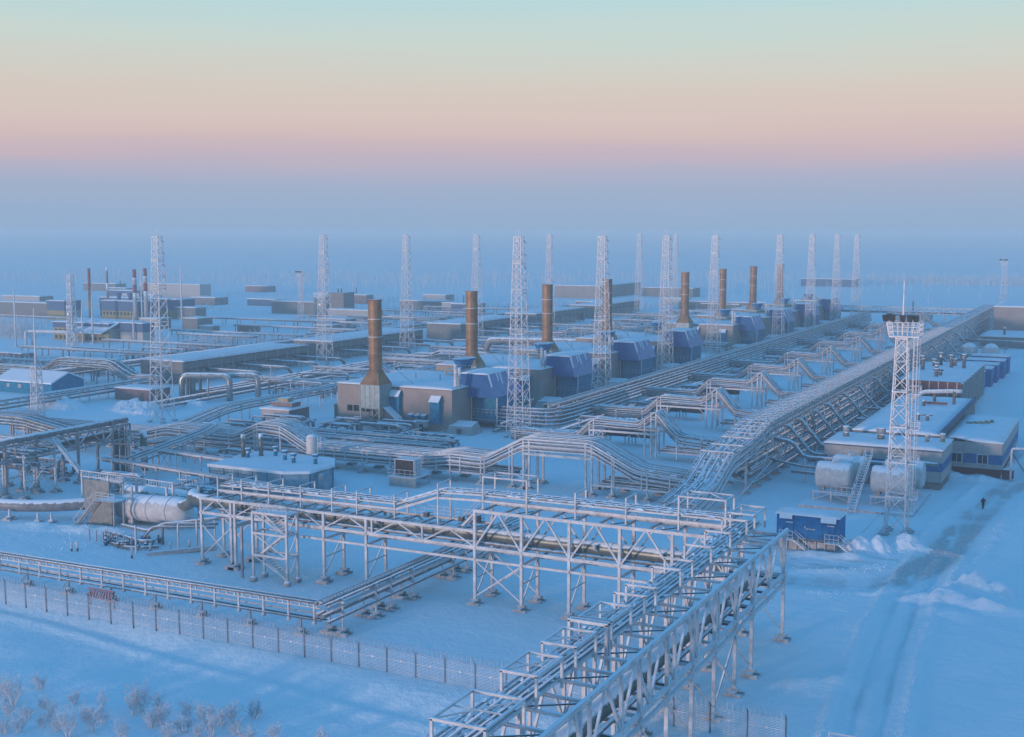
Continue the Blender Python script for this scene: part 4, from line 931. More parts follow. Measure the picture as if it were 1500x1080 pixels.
def duct(x, z0, z1, w, d):
    b = MB().box(x - w / 2, x + w / 2, hy0 - d, hy0 - 0.01, z0, z1)
    b.hexa([(x - w / 2 - 0.1, hy0 - d - 0.5, z1), (x + w / 2 + 0.1, hy0 - d - 0.5, z1), (x + w / 2 + 0.1, hy0 - 0.01, z1), (x - w / 2 - 0.1, hy0 - 0.01, z1),
            (x - w / 2 - 0.1, hy0 - d * 0.4, z1 + 1.2), (x + w / 2 + 0.1, hy0 - d * 0.4, z1 + 1.2), (x + w / 2 + 0.1, hy0 - 0.01, z1 + 1.2), (x - w / 2 - 0.1, hy0 - 0.01, z1 + 1.2)])
    return b.obj('wall_duct', 'teal', hall)
duct(12.9, 1.9, 6.2, 2.2, 1.1); duct(3.3, 2.4, 6.8, 2.4, 1.0)
for x in (7.0, 8.5, 10.0):
    MB().hexa([(x - 0.5, hy0 - 0.9, 2.6), (x + 0.5, hy0 - 0.9, 2.6), (x + 0.5, hy0 - 0.01, 2.4), (x - 0.5, hy0 - 0.01, 2.4), (x - 0.6, hy0 - 1.1, 3.2), (x + 0.6, hy0 - 1.1, 3.2), (x + 0.6, hy0 - 0.01, 3.5), (x - 0.6, hy0 - 0.01, 3.5)]).obj('vent_cowl', 'teal', hall)
p_ = MB().box(8.9, 11.3, 1.0, hy0 - 0.01, 1.0, 2.2); p_.obj('porch', 'white', hall); MB().box(9.6, 10.5, 0.96, 1.0, 0.0, 1.6).obj('door', 'black', hall)
MB().box(8.6, 11.6, 0.6, hy0 - 0.02, 2.2, 2.4).obj('porch_snow', 'snow', hall)
MB().box(-14.5, hx0 - 0.02, 6, 18, 0, 3.6).obj('annex', 'greyflat', hall); snow_slab(-14.5, hx0 - 0.1, 6, 18, 3.6, 0.3, 4.1, 0.1).obj('annex_snow', 'snow', hall)
fan = MB()
for x in (0.5, 6.5, 12.5): fan.box(x - 0.06, x + 0.06, 14.9, 15.02, hh, hh + 1.6)
fan.obj('roof_antennas', 'dark', hall)
# roof deck with blue funnels
cool = thing('roof_cooler', '', 'cooler')
MB().box(3.0, 10.0, 23.2, 28.6, hh + 1.5, hh + 1.7).obj('platform', 'deck', cool)
b = MB()
for x in (3.2, 6.5, 9.8):
    for y in (23.4, 28.4): b.box(x - 0.1, x + 0.1, y - 0.1, y + 0.1, hh + 0.1, hh + 1.5)
b.obj('platform_legs', 'deck', cool)
rl = MB()
for i in range(8):
    x = 3.0 + i; rl.beam((x, 23.2, hh + 1.7), (x, 23.2, hh + 2.8), 0.07); rl.beam((x, 28.6, hh + 1.7), (x, 28.6, hh + 2.8), 0.07)
for z in (hh + 2.2, hh + 2.8): rl.beam((3, 23.2, z), (10, 23.2, z), 0.07).beam((3, 28.6, z), (10, 28.6, z), 0.07).beam((10, 23.2, z), (10, 28.6, z), 0.07)
rl.obj('railing', 'deck', cool)
for y in (24.6, 27.2):
    MB().tube([(6.3, y, hh + 1.7), (6.3, y, hh + 2.5), (6.3, y, hh + 4.0)], [0.9, 1.0, 2.0], 14).obj('funnel', 'navy', cool)
MB().tube([(6.3, 24.6, hh + 4.0), (6.3, 24.6, hh + 4.12)], 2.06, 14).tube([(6.3, 27.2, hh + 4.0), (6.3, 27.2, hh + 4.12)], 2.06, 14).obj('funnel_rim', 'navy', cool)
# yellow rail of the gas gallery behind the hall
gal = thing('yellow_gallery', '', 'gallery')
MB().box(-12, -2, 31.5, 33.0, hh - 1.0, hh - 0.8).obj('walkway', 'deck', gal)
b = MB()
for i in range(11): b.beam((-12 + i, 31.5, hh - 0.8), (-12 + i, 31.5, hh + 0.3), 0.08)
for z in (hh - 0.2, hh + 0.3): b.beam((-12, 31.5, z), (-2, 31.5, z), 0.08)
b.obj('railing', 'deck', gal)
b = MB()
for x in (-11.5, -7, -2.5): b.box(x - 0.12, x + 0.12, 31.7, 31.94, 0, hh - 1.0)
b.obj('legs', 'steel', gal)
# exhaust stack with casing and frame
stk = thing('exhaust_stack', '', 'chimney')
MB().tube([(0, 0, 12.1), (0, 0, 26.6)], 1.38, 28, cap=False).tube([(0, 0, 26.4), (0, 0, 12.2)], 1.28, 28, cap=False).obj('shaft', 'rust', stk)
for z in (26.5, 22.6, 19.0, 15.4, 12.3): MB().tube([(0, 0, z - 0.09), (0, 0, z + 0.09)], 1.5, 28).tube([(0, 0, z - 0.08), (0, 0, z + 0.08)], 1.44, 28).obj('flange', 'band' if z in (22.6, 19.0) else 'rust', stk)
a = 2.35; c = 1.38; fb = MB()
ring = [(math.copysign(1, math.cos(g)) * 0, 0) for g in (0,)]
N = 28
base = []
for j in range(N):
    g = 2 * math.pi * (j + 0.5) / N; m_ = max(abs(math.cos(g)), abs(math.sin(g))); base.append((a * math.cos(g) / m_, a * math.sin(g) / m_, 9.4))
i0 = len(fb.v); fb.v += base; fb.v += [(c * math.cos(2 * math.pi * (j + 0.5) / N), c * math.sin(2 * math.pi * (j + 0.5) / N), 12.2) for j in range(N)]
for j in range(N): fb.f.append((i0 + j, i0 + (j + 1) % N, i0 + N + (j + 1) % N, i0 + N + j)); fb.s.append(False)
fb.obj('transition_cone', 'rust', stk)
for z0, z1 in ((4.6, 6.95), (6.97, 9.4)):
    q = MB().box(-2.3, 2.3, -2.3, 2.3, z0 + 0.06, z1 - 0.02); q.obj('casing', 'casing', stk)
    rb = MB()
    for i in range(5):
        t = -2.3 + i * 1.15
        rb.box(t - 0.06, t + 0.06, -2.38, -2.302, z0 + 0.1, z1 - 0.06).box(2.302, 2.38, t - 0.06, t + 0.06, z0 + 0.1, z1 - 0.06)
    rb.box(-2.42, 2.42, -2.42, 2.42, z0 - 0.06, z0 + 0.055); rb.obj('stiffeners', 'casing', stk)
for sx in (-2.2, 2.2):
    for sy in (-2.2, 2.2): MB().box(sx - 0.16, sx + 0.16, sy - 0.16, sy + 0.16, -0.1, 4.54).obj('leg', 'casing', stk)
for (p, q) in (((-2.2, -2.2), (2.2, -2.2)), ((2.2, -2.2), (2.2, 2.2)), ((-2.2, 2.2), (2.2, 2.2)), ((-2.2, -2.2), (-2.2, 2.2))):
    MB().beam((*p, 0.5), (*q, 4.1), 0.16).beam((*q, 0.5), (*p, 4.1), 0.13).beam((*p, 2.3), (*q, 2.3), 0.12).obj('brace', 'casing', stk)
MB().hexa([(2.4, -1.2, 0.5), (7.0, -1.2, 0.3), (7.0, 1.6, 0.3), (2.4, 1.6, 0.5), (2.4, -1.2, 4.8), (5.2, -1.2, 2.6), (5.2, 1.6, 2.6), (2.4, 1.6, 4.8)]).obj('inlet_duct', 'dark', stk)
for g in (0.6, 2.4): MB().beam((1.4 * math.cos(g), 1.4 * math.sin(g), 15), (6.5 * math.cos(g), 2.4 + 6.5 * abs(math.sin(g)), 8.8), 0.07).obj('guy_wire', 'dark', stk)
# air intake: flared blue hood over a teal duct
ink = thing('air_intake', '', 'air intake')
X0, X1, Y0, Y1 = 14.1, 20.4, 10.0, 21.5
top = [(X0, Y0, 11.2), (X1, Y0, 11.2), (X1, Y1, 11.2), (X0, Y1, 11.2)]
bot = [(X0 - 0.3, Y0 - 1.0, 6.6), (X1 + 1.9, Y0 - 1.0, 6.6), (X1 + 1.9, Y1 + 0.6, 6.6), (X0 - 0.3, Y1 + 0.6, 6.6)]
def shell(p, mat, name): 
    q = MB(); q.face(p); n_ = (Vector(p[1]) - Vector(p[0])).cross(Vector(p[3]) - Vector(p[0])).normalized() * 0.12
    q = MB().hexa([Vector(v) - n_ for v in p] + [Vector(v) for v in p]); return q.obj(name, mat, ink)
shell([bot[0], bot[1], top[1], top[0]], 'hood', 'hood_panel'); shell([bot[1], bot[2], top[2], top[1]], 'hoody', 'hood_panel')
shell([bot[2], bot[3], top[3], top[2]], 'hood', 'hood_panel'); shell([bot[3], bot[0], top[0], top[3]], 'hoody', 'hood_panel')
MB().box(X0 + 0.1, X1 - 0.1, Y0 + 0.1, Y1 - 0.1, 10.9, 11.1).obj('hood_top', 'hood', ink)
snow_slab(X0, X1, Y0, Y1, 11.21, 0.28, 6.3, 0.12).obj('hood_snow', 'snow', ink)
for k, y in enumerate((Y0 - 0.5, Y0 + 3, Y0 + 4.4, Y0 + 8.0)):     # snow streaks sliding down the side
    q0 = Vector(top[1]).lerp(Vector(top[2]), max(0.0, (y - Y0 + 0.6) / 12)); q1 = Vector(bot[1]).lerp(Vector(bot[2]), max(0.02, (y - Y0 + 0.6) / 12))
    e = q0.lerp(q1, (0.55, 0.35, 0.5, 0.3)[k]); MB().hexa([q0 + Vector((-0.02, 0.05, 0)), e + Vector((0.0, 0.15, 0)), e + Vector((0.02, 0.5, 0)), q0 + Vector((-0.02, 0.75, 0)), q0 + Vector((0.12, 0.05, 0.05)), e + Vector((0.14, 0.15, 0.05)), e + Vector((0.14, 0.5, 0.05)), q0 + Vector((0.12, 0.75, 0.05))]).obj('snow_streak', 'snow', ink)
MB().box(17.0, 22.0, 11.0, 20.5, 1.2, 6.9).obj('duct', 'teal', ink)
MB().box(14.4, 16.98, 12.0, 16.0, 1.6, 4.4).obj('side_duct', 'teal', ink)
for x in (17.3, 21.7):
    for y in (11.3, 20.2): MB().box(x - 0.2, x + 0.2, y - 0.2, y + 0.2, -0.1, 1.2).obj('leg', 'steel', ink)
for x in (16.6, 22.5): MB().box(x - 0.1, x + 0.1, 10.2, 10.4, -0.1, 6.6).obj('hood_post', 'rime', ink)
rl = MB()
for i in range(6): rl.beam((17.0 + i, 10.6, 2.8), (17.0 + i, 10.6, 4.0), 0.06)
for z in (3.4, 4.0): rl.beam((17, 10.6, z), (22.2, 10.6, z), 0.06).beam((22.3, 10.6, z), (22.3, 20.6, z), 0.06)
rl.obj('railing', 'rime', ink)
# slim white vent column at the hall corner
ven = thing('vent_column', '', 'vent pipe')
MB().tube([(14.9, 6.6, -0.1), (14.9, 6.6, 13.4)], 0.34, 12).obj('pipe', 'mast', ven); MB().tube([(15.7, 6.8, -0.1), (15.7, 6.8, 12.8)], 0.26, 12).obj('pipe', 'steel', ven)
b = MB()
for i in range(20): b.beam((14.6, 6.2, 0.5 + i * 0.63), (15.9, 6.2, 0.5 + i * 0.63), 0.06)
b.obj('ladder', 'mast', ven)
# low snow covered cover in front of the intake
cov = thing('valve_cover', '', 'enclosure')
MB().hexa([(15.4, 1.5, 0), (21.5, 1.5, 0), (21.5, 6.0, 0), (15.4, 6.0, 0), (15.9, 2.0, 1.6), (21.0, 2.0, 1.6), (20.6, 5.4, 2.3), (16.2, 5.4, 2.3)]).obj('body', 'white', cov); MB().box(18.0, 18.9, 1.4, 1.62, 0.3, 1.2).obj('hatch', 'dark', cov)
YS = [212, 253.1, 294.7, 336.1, 406.1, 449.3, 490.9, 533.9]
LB = [(hall, 'tan compressor hall with a snow covered roof, {} in the row', 'compressor halls'), (stk, 'tall brown exhaust stack, {} in the row of stacks', 'exhaust stacks'),
      (ink, 'flared dark blue air intake hood over a teal duct, {} in the row', 'air intakes'), (cool, 'pair of blue funnels on a yellow roof platform, {} in the row', 'roof coolers'),
      (ven, 'slim white vent column beside the hall corner, {} in the row', 'vent columns'), (cov, 'low snow covered enclosure before the air intake, {} in the row', 'enclosures'), (gal, 'yellow railed gallery behind the hall, {} in the row', 'galleries')]
for r_, lab, grp in LB:
    for k, y in enumerate(YS):
        if k == 0: o = r_; o['group'] = grp; o.location = (SX, y, 0); o['label'] = lab.format('nearest')
        else: place(r_, (SX, y, 0), lab.format(ORD[k] if k < 7 else 'farthest'), grp)
# small service hut left of the first hall
hut = thing('service_hut', 'small beige service hut with pink roof vents left of the first hall', 'hut', (-154, 207, 0))
wall_box(hut, -159.5, -152.5, 203, 210, 0, 4.0, 'white', 'greyflat'); snow_slab(-159.5, -152.5, 203, 210, 4.0, 0.3, 1.2).obj('roof_snow', 'snow', hut)
MB().box(-159, -153.5, 205.5, 208.5, 4.4, 5.2).obj('roof_unit', 'pinkbrick', hut); MB().box(-157.5, -155, 206, 208, 5.2, 6.0).obj('roof_vent', 'deck', hut)

# ------------------------------------------------------------------ yard in front of the wavy rack
mod = thing('modular_building', 'pale blue flat modular building with blue roof vents and snow on top', 'building', (-124, 155, 0))
outline = [(-128.5, 150.5), (-114.5, 150.5), (-111, 152.6), (-111, 158.6), (-114, 163), (-128.5, 163)]
nO = len(outline)
for i in range(nO):
    (xa, ya), (xb, yb) = outline[i], outline[(i + 1) % nO]
    L = math.hypot(xb - xa, yb - ya); k = max(1, round(L / 3.0))
    for j in range(k):
        p = Vector((xa, ya, 1.75)).lerp(Vector((xb, yb, 1.75)), j / k); q = Vector((xa, ya, 1.75)).lerp(Vector((xb, yb, 1.75)), (j + 1) / k)
        MB().beam(p + (q - p) * 0.02, q - (q - p) * 0.02, 0.2, 3.4).obj('wall_panel', 'pale', mod)
        MB().box(p.x - 0.12, p.x + 0.12, p.y - 0.12, p.y + 0.12, 0, 3.5).obj('corner_post', 'slate', mod)
rf = MB(); nr = len(rf.v)
for z, e in ((3.5, 0.25), (3.95, 0.1)):
    cx = sum(p[0] for p in outline) / nO; cy = sum(p[1] for p in outline) / nO
    for x, y in outline: rf.v.append((x + (0.3 if x > cx else -0.3), y + (0.3 if y > cy else -0.3), z))
for i in range(nO): rf.f.append((i, (i + 1) % nO, nO + (i + 1) % nO, nO + i)); rf.s.append(False)
rf.f.append(tuple(nO + i for i in range(nO))); rf.s.append(False); rf.f.append(tuple(reversed(range(nO)))); rf.s.append(False)
rf.obj('roof', 'snow', mod)
for x, y in ((-126.6, 157.5), (-123.6, 160.8), (-120, 158.5), (-117.2, 157.0), (-113.6, 157.8)):
    v = MB().tube([(x, y, 3.8), (x, y, 5.0)], 0.32, 10).obj('roof_vent', 'teal', mod); MB().tube([(x, y, 5.0), (x, y, 5.5)], 0.5, 10).obj('vent_cap', 'teal', v)
for x, y, h in ((-127.6, 157.6, 7.6), (-125.6, 159.6, 7.6)): MB().tube([(x, y, 3.8), (x, y, h)], 0.36, 12).obj('flue', 'clad', mod)
MB().box(-112.4, -109.4, 154.0, 155.6, 0.0, 3.3).obj('porch', 'pale', mod)
sil = thing('buffer_tank', 'upright cream tank beside a ladder behind the modular building', 'tank', (-119.8, 165.5, 0))
MB().tube([(-119.8, 165.5, 0), (-119.8, 165.5, 6.6), (-119.8, 165.5, 7.0)], [0.95, 0.95, 0.5], 16).obj('shell', 'vessel', sil)
b = MB()
for i in range(14): b.beam((-118.3, 165, 0.5 + i * 0.45), (-117.7, 165, 0.5 + i * 0.45), 0.06)
b.beam((-118.3, 165, 0), (-118.3, 165, 7), 0.07).beam((-117.7, 165, 0), (-117.7, 165, 7), 0.07); b.obj('ladder', 'rime', sil)
rad = thing('radiator_cooler', 'black radiator cooler on a railed platform under the wavy rack', 'cooler', (-102, 166.5, 0))
MB().box(-104.5, -99.3, 164.5, 169.5, 1.5, 1.7).obj('platform', 'rime', rad)
for x in (-104.2, -99.6):
    for y in (164.8, 169.2): MB().box(x - 0.1, x + 0.1, y - 0.1, y + 0.1, 0, 1.5).obj('leg', 'rime', rad)
for i in range(3):
    y = 165.4 + i * 0.85; MB().box(-103.6, -100.2, y, y + 0.5, 1.9, 4.2).obj('core', 'black', rad)
    MB().box(-103.72, -103.602, y - 0.1, y + 0.6, 1.8, 4.3).box(-100.198, -100.08, y - 0.1, y + 0.6, 1.8, 4.3).box(-103.6, -100.2, y - 0.05, y + 0.55, 4.21, 4.32).obj('frame', 'rime', rad)
b = MB()
for i in range(6): b.beam((-104.5 + i * 1.04, 164.5, 1.7), (-104.5 + i * 1.04, 164.5, 2.8), 0.05)
for z in (2.2, 2.8): b.beam((-104.5, 164.5, z), (-99.3, 164.5, z), 0.05).beam((-99.3, 164.5, z), (-99.3, 169.5, z), 0.05)
b.obj('railing', 'rime', rad)
MB().box(-104.3, -99.5, 164.62, 164.7, 0.0, 1.48).obj('skirt', 'white', rad)

# --- separator vessel group on the left
ves = thing('separator_vessel', 'large horizontal rimed vessel behind the pipe frames on the left', 'vessel', (-120, 128, 0))
MB().tube([(-126.0, 127.6, 2.1), (-125.7, 127.6, 2.1), (-125.0, 127.6, 2.1), (-123.8, 127.6, 2.1), (-114.2, 127.6, 2.5), (-113.2, 127.6, 2.5), (-112.6, 127.6, 2.5)], [0.4, 1.1, 1.6, 1.85, 1.85, 1.4, 0.8], 24).obj('shell', 'vessel', ves)
for x in (-122.5, -119, -115.6): MB().tube([(x - 0.15, 127.6, 2.15 + (x + 123.8) * 0.04), (x + 0.15, 127.6, 2.15 + (x + 123.8) * 0.04)], 1.92, 24).obj('band', 'rime', ves)
for x in (-122, -116): MB().box(x - 0.5, x + 0.5, 126.2, 129, -0.1, 0.7).obj('saddle', 'sleeper', ves)
ves2 = thing('separator_vessel', 'second rimed vessel lying behind the large horizontal one, mostly hidden', 'vessel', (-121, 133, 0))
MB().tube([(-131, 134, 2.2), (-130, 134, 2.2), (-120, 134, 2.4), (-116, 132, 3.0), (-113, 130, 3.4)], [0.7, 1.3, 1.3, 0.9, 0.9], 18).obj('shell', 'pipe', ves2)
for x in (-128, -122): MB().box(x - 0.5, x + 0.5, 133, 135, -0.1, 1.0).obj('saddle', 'sleeper', ves2)
pan = thing('wind_screen', 'grey ribbed sheet screen with a steep railed stair beside the large pipe', 'screen', (-126.5, 124, 0))
MB().box(-129.2, -124.6, 125.0, 125.2, 1.2, 6.0).obj('panel', 'grey', pan)
MB().hexa([(-128.0, 124.0, 0), (-123.2, 124.0, 0), (-123.2, 124.2, 0), (-128.0, 124.2, 0), (-125.0, 124.0, 3.7), (-123.2, 124.0, 3.7), (-123.2, 124.2, 3.7), (-125.0, 124.2, 3.7)]).obj('panel', 'grey', pan)
for y in (122.9, 123.8):
    MB().beam((-128.8, y, 0), (-125.2, y, 3.8), 0.1, 0.26).obj('stair_stringer', 'steel', pan)
b = MB()
for i in range(12): t = (i + 0.5) / 12; b.box(-128.8 + 3.6 * t - 0.13, -128.8 + 3.6 * t + 0.13, 122.95, 123.75, 3.8 * t, 3.8 * t + 0.05)
b.obj('treads', 'steel', pan)
b = MB()
for i in range(6): t = i / 5; b.beam((-128.8 + 3.6 * t, 122.85, 3.8 * t), (-129.3 + 3.6 * t, 122.85, 3.8 * t + 1.0), 0.06)
b.beam((-129.0, 122.85, 0.9), (-125.4, 122.85, 4.7), 0.06); b.obj('handrail', 'rime', pan)
MB().box(-125.2, -121.5, 122.9, 125, 3.72, 3.82).obj('landing', 'steel', pan)
b = MB()
for x in (-125.0, -123.8, -122.6, -121.6): b.beam((x, 122.9, 3.8), (x, 122.9, 4.9), 0.06)
for z in (4.1, 4.5, 4.9): b.beam((-125, 122.9, z), (-121.6, 122.9, z), 0.06)
b.obj('railing', 'rime', pan)
for x, y in ((-121.8, 123.0), (-121.8, 124.8)): MB().box(x - 0.12, x + 0.12, y - 0.12, y + 0.12, 0, 3.7).obj('column', 'steel', pan)
lp = thing('large_pipe', 'thick rimed pipe entering at the left edge and bending towards the grey screen', 'pipe', (-136, 122, 0))
MB().tube(bend([(-175, 118.6, 1.9), (-139.5, 121.4, 1.9), (-134, 124.0, 1.9), (-126, 130.5, 2.2), (-122, 131.5, 2.2)], 3, 6), 0.85, 22).obj('pipe', 'pipe', lp)
for x, y in ((-131.8, 121.4), (-133.5, 120.6), (-139, 120.6), (-144, 120.2)):
    footing(MB(), x, y, 0.8).obj('footing', 'sleeper', lp); MB().box(x - 0.12, x + 0.12, y - 0.12, y + 0.12, 0.5, 1.6).obj('post', 'rime', lp)
tn = thing('cable_run', 'rimed cable tray on tall posts passing over the separator vessel', 'cable tray', (-126, 129, 0))
tp = [(-135.9, 130.9, 5.2), (-117.4, 129.9, 5.2), (-116.6, 134.5, 5.2)]
b = MB()
for p, q in zip(tp[:-1], tp[1:]):
    p, q = Vector(p), Vector(q)
    for zz in (-0.4, 0.4): b.beam(p + Vector((0, 0, zz)), q + Vector((0, 0, zz)), 0.16, 0.14)
    for i in range(int((q - p).length / 0.5)): c_ = p.lerp(q, (i + 0.5) * 0.5 / (q - p).length); b.beam(c_ - Vector((0, 0, 0.4)), c_ + Vector((0, 0, 0.4)), 0.07)
b.obj('tray', 'rime', tn)
for x, y in ((-135.6, 130.9), (-130.2, 130.6), (-124.6, 130.3), (-124.0, 127.0), (-117.6, 129.9), (-117.0, 128.0), (-116.6, 134.0), (-121.6, 126.2)):
    MB().box(x - 0.14, x + 0.14, y - 0.14, y + 0.14, 0, 5.4).obj('post', 'rime', tn)
for (xa, ya), (xb, yb) in (((-124.6, 130.3), (-124, 127)), ((-124.0, 127), (-121.6, 126.2)), ((-117.6, 129.9), (-117, 128))): MB().beam((xa, ya, 0.6), (xb, yb, 3.0), 0.1).beam((xa, ya, 3.0), (xb, yb, 3.0), 0.1).obj('brace', 'rime', tn)
vy = thing('valve_manifold', 'snowed over valve manifold of thin pipes in a shallow pit on the left', 'manifold', (-113, 117, 0))
for pts, r in (([(-119, 121.5, 1.3), (-113.5, 120.5, 1.3), (-110.5, 120.2, 2.6), (-103.5, 122.5, 3.6), (-100, 122.5, 3.8)], 0.24), ([(-119.8, 119.5, 0.8), (-111.6, 117.2, 0.9), (-110.2, 118.2, 0.9)], 0.24),
               ([(-112.5, 118, 0.4), (-111.5, 119.2, 2.4), (-103.5, 121.6, 2.6)], 0.16), ([(-110.4, 119.8, 0), (-110.4, 119.8, 2.8), (-103, 121.8, 3.1)], 0.18), ([(-116, 116.5, 0.3), (-112, 115.6, 0.4), (-109, 117.5, 0.4)], 0.2), ([(-118.5, 117.8, 0.3), (-113, 116.9, 0.4)], 0.18)):
    MB().tube(bend(pts, 0.7, 4), r, 10).obj('pipe', 'pipe', vy)
r2 = random.Random(3)
for i in range(34):
    x = -119 + r2.random() * 9; y = 115.6 + r2.random() * 4.5
    MB().tube([(x, y, -0.1), (x, y, 0.5 + r2.random() * 0.9)], 0.07 + r2.random() * 0.06, 8).tube([(x - 0.25, y, 0.6), (x + 0.25, y, 0.6)], 0.16, 8).obj('valve', 'teal' if i % 6 == 0 else 'dark', vy)
for i in range(7): x = -120.5 + i * 1.35; y = 117.2 - i * 0.15; MB().box(x - 0.07, x + 0.07, y - 0.07, y + 0.07, -0.1, 1.5).obj('post', 'steel', vy)
for x, y in ((-110.3, 114.9), (-106, 117.8), (-105.6, 120.8), (-103.5, 121.8)): MB().box(x - 0.1, x + 0.1, y - 0.1, y + 0.1, 0, 3.6).obj('post', 'rime', vy)
MB().beam((-108.3, 114.6, 0.2), (-102.6, 121.0, 0.35), 0.8, 0.5).obj('pit_edge', 'sleeper', vy)
for k, (x, y) in enumerate(((-118.3, 112.0), (-117.6, 112.3), (-109.1, 112.9), (-108.6, 115.6), (-107.2, 117.6), (-105.8, 119.6))):
    o = thing('marker_post', ['leftmost white marker post in the snow', 'second white marker post from the left in the snow', 'white marker post nearest the low pipe rack', 'white marker post at the pit corner', 'second white marker post along the pit edge', 'farthest white marker post along the pit edge'][k], 'marker post', (x, y, 0), 'white marker posts')
    MB().tube([(x, y, -0.1), (x, y, 0.55)], 0.13, 10).obj('base', 'dark', o); MB().tube([(x, y, 0.55), (x, y, 1.35)], 0.14, 10).obj('sleeve', 'mast', o)

# ------------------------------------------------------------------ left background
shed = thing('gable_shed', 'teal blue shed with a snow covered gable roof at the left edge', 'shed', (-246, 226, 0))
sx0, sx1, sy0, sy1 = -256.5, -237.5, 220.5, 231.0; ym = (sy0 + sy1) / 2
wall_box(shed, sx0, sx1, sy0, sy1, 0, 3.0, 'teal', 'teal')
for x in (sx0 + 0.05, sx1 - 0.05): MB().hexa([(x - 0.1, sy0, 3.0), (x + 0.1, sy0, 3.0), (x + 0.1, sy1, 3.0), (x - 0.1, sy1, 3.0), (x - 0.1, ym - 0.05, 5.0), (x + 0.1, ym - 0.05, 5.0), (x + 0.1, ym + 0.05, 5.0), (x - 0.1, ym + 0.05, 5.0)]).obj('gable', 'teal', shed)
for y0, y1, z0, z1 in ((sy0 - 0.5, ym, 2.85, 5.1), (sy1 + 0.5, ym, 2.85, 5.1)): MB().hexa([(sx0 - 0.4, y0, z0), (sx1 + 0.4, y0, z0), (sx1 + 0.4, y1, z1), (sx0 - 0.4, y1, z1), (sx0 - 0.4, y0, z0 + 0.35), (sx1 + 0.4, y0, z0 + 0.35), (sx1 + 0.4, y1, z1 + 0.35), (sx0 - 0.4, y1, z1 + 0.35)]).obj('roof', 'snow', shed)
for x in (-253, -249, -241.5): MB().box(x, x + 1.0, sy0 - 0.04, sy0 + 0.02, 1.4, 2.3).obj('window', 'white', shed)
hb = thing('brick_box', 'low faded brick box building with snow on its roof beside the lone mast', 'building', (-212.5, 225, 0))
wall_box(hb, -218.2, -207.2, 222, 229, 0, 2.9, 'pinkbrick', 'pinkbrick'); snow_slab(-218.2, -207.2, 222, 229, 2.9, 0.35, 8.8).obj('roof_snow', 'snow', hb); MB().box(-210.4, -209.2, 221.95, 222.0, 0, 2.1).obj('door', 'dark', hb)
hb2 = thing('brick_box', 'small faded brick block in open snow at the far left', 'building', (-312, 275, 0))
wall_box(hb2, -317, -307.5, 274, 279, 0, 2.6, 'pinkbrick', 'pinkbrick'); snow_slab(-317, -307.5, 274, 279, 2.6, 0.35, 8.1).obj('roof_snow', 'snow', hb2)
o = thing('orange_pipe', 'rust orange pipe bending down at the left edge', 'pipe', (-292, 246, 0))
MB().tube(bend([(-330, 232, 4.4), (-290, 247, 4.4), (-287, 248, 4.2), (-286.6, 248, 0)], 2.2, 6), 0.85, 16).obj('pipe', 'orange', o)
for x, y in ((-297, 244.5), (-310, 239.5)): MB().box(x - 0.2, x + 0.2, y - 0.2, y + 0.2, 0, 3.6).obj('support', 'dark', o)
# arched bright pipes
for k, (pts, lab) in enumerate((([(-203.1, 228.5, 0), (-203.1, 228.5, 6.0), (-192.4, 233.1, 6.0), (-192.4, 233.1, 0)], 'nearer bright insulated pipe arch with snow on top beside the lone mast'), ([(-202, 231.0, 0.2), (-202, 231.0, 5.6), (-187.8, 238.0, 5.9), (-187.8, 238.0, 0)], 'farther bright insulated pipe arch with snow on top beside the lone mast'))):
    o = thing('pipe_arch', lab, 'pipe', pts[0]); MB().tube(bend(pts, 1.8, 6), 0.72, 18).obj('pipe', 'tin', o)
    m_ = Vector(pts[1]).lerp(Vector(pts[2]), 0.55); MB().box(m_.x - 0.15, m_.x + 0.15, m_.y - 0.15, m_.y + 0.15, 0, 5.2).obj('support', 'steel', o); m_ = Vector(pts[1]).lerp(Vector(pts[2]), 0.12); MB().box(m_.x - 0.25, m_.x + 0.25, m_.y - 0.25, m_.y + 0.25, 0, 5.2).obj('support', 'dark', o)
# air cooler banks
def bank(y0, y1, lab, x0=-238, x1=-223.5):
    t = thing('cooler_bank', lab, 'air cooler', ((x0 + x1) / 2, (y0 + y1) / 2, 0), 'long air cooler banks')
    MB().box(x0, x1, y0, y0 + 0.25, 0.3, 6.0).obj('end_wall', 'greyflat', t); MB().box(x0 + 0.4, x1 - 0.4, y0 + 0.25, y1 - 0.25, 3.6, 5.4).obj('tube_bundle', 'dark', t); MB().box(x0, x1, y1 - 0.25, y1, 0.3, 6.0).obj('end_wall', 'greyflat', t)
    k = int((y1 - y0) / 5)
    for i in range(k + 1):
        y = y0 + 0.5 + (y1 - y0 - 1) * i / k
        MB().box(x1 - 0.35, x1 - 0.02, y - 0.2, y + 0.2, 0, 6.0).obj('column', 'steel', t)
        if i < k: MB().box(x1 - 0.3, x1 - 0.1, y + 0.22, y + (y1 - y0 - 1) / k - 0.22, 4.0, 5.8).obj('louvre_panel', 'greyflat', t); MB().box(x1 - 3.2, x1 - 2.8, y + 0.22, y + (y1 - y0 - 1) / k - 0.22, 0.4, 3.4).obj('screen', 'sleeper', t)
    snow_slab(x0, x1, y0 + 0.3, y1 - 0.3, 6.02, 0.35, y0, 0.2).obj('roof_snow', 'snow', t)
    b = MB()
    for i in range(int((y1 - y0) / 2.5)):
        y = y0 + 1 + i * 2.5; b.beam((x1 + 0.1, y, 6.0), (x1 + 0.1, y, 7.0), 0.07)
    for z in (6.5, 7.0): b.beam((x1 + 0.1, y0, z), (x1 + 0.1, y1, z), 0.07)
    b.obj('railing', 'rime', t)
for k, (a, c) in enumerate(((252, 308), (320, 376), (403, 455), (468, 520), (535, 590))): bank(a, c, ORD[k] + ' long air cooler bank with snow on its roof on the left')
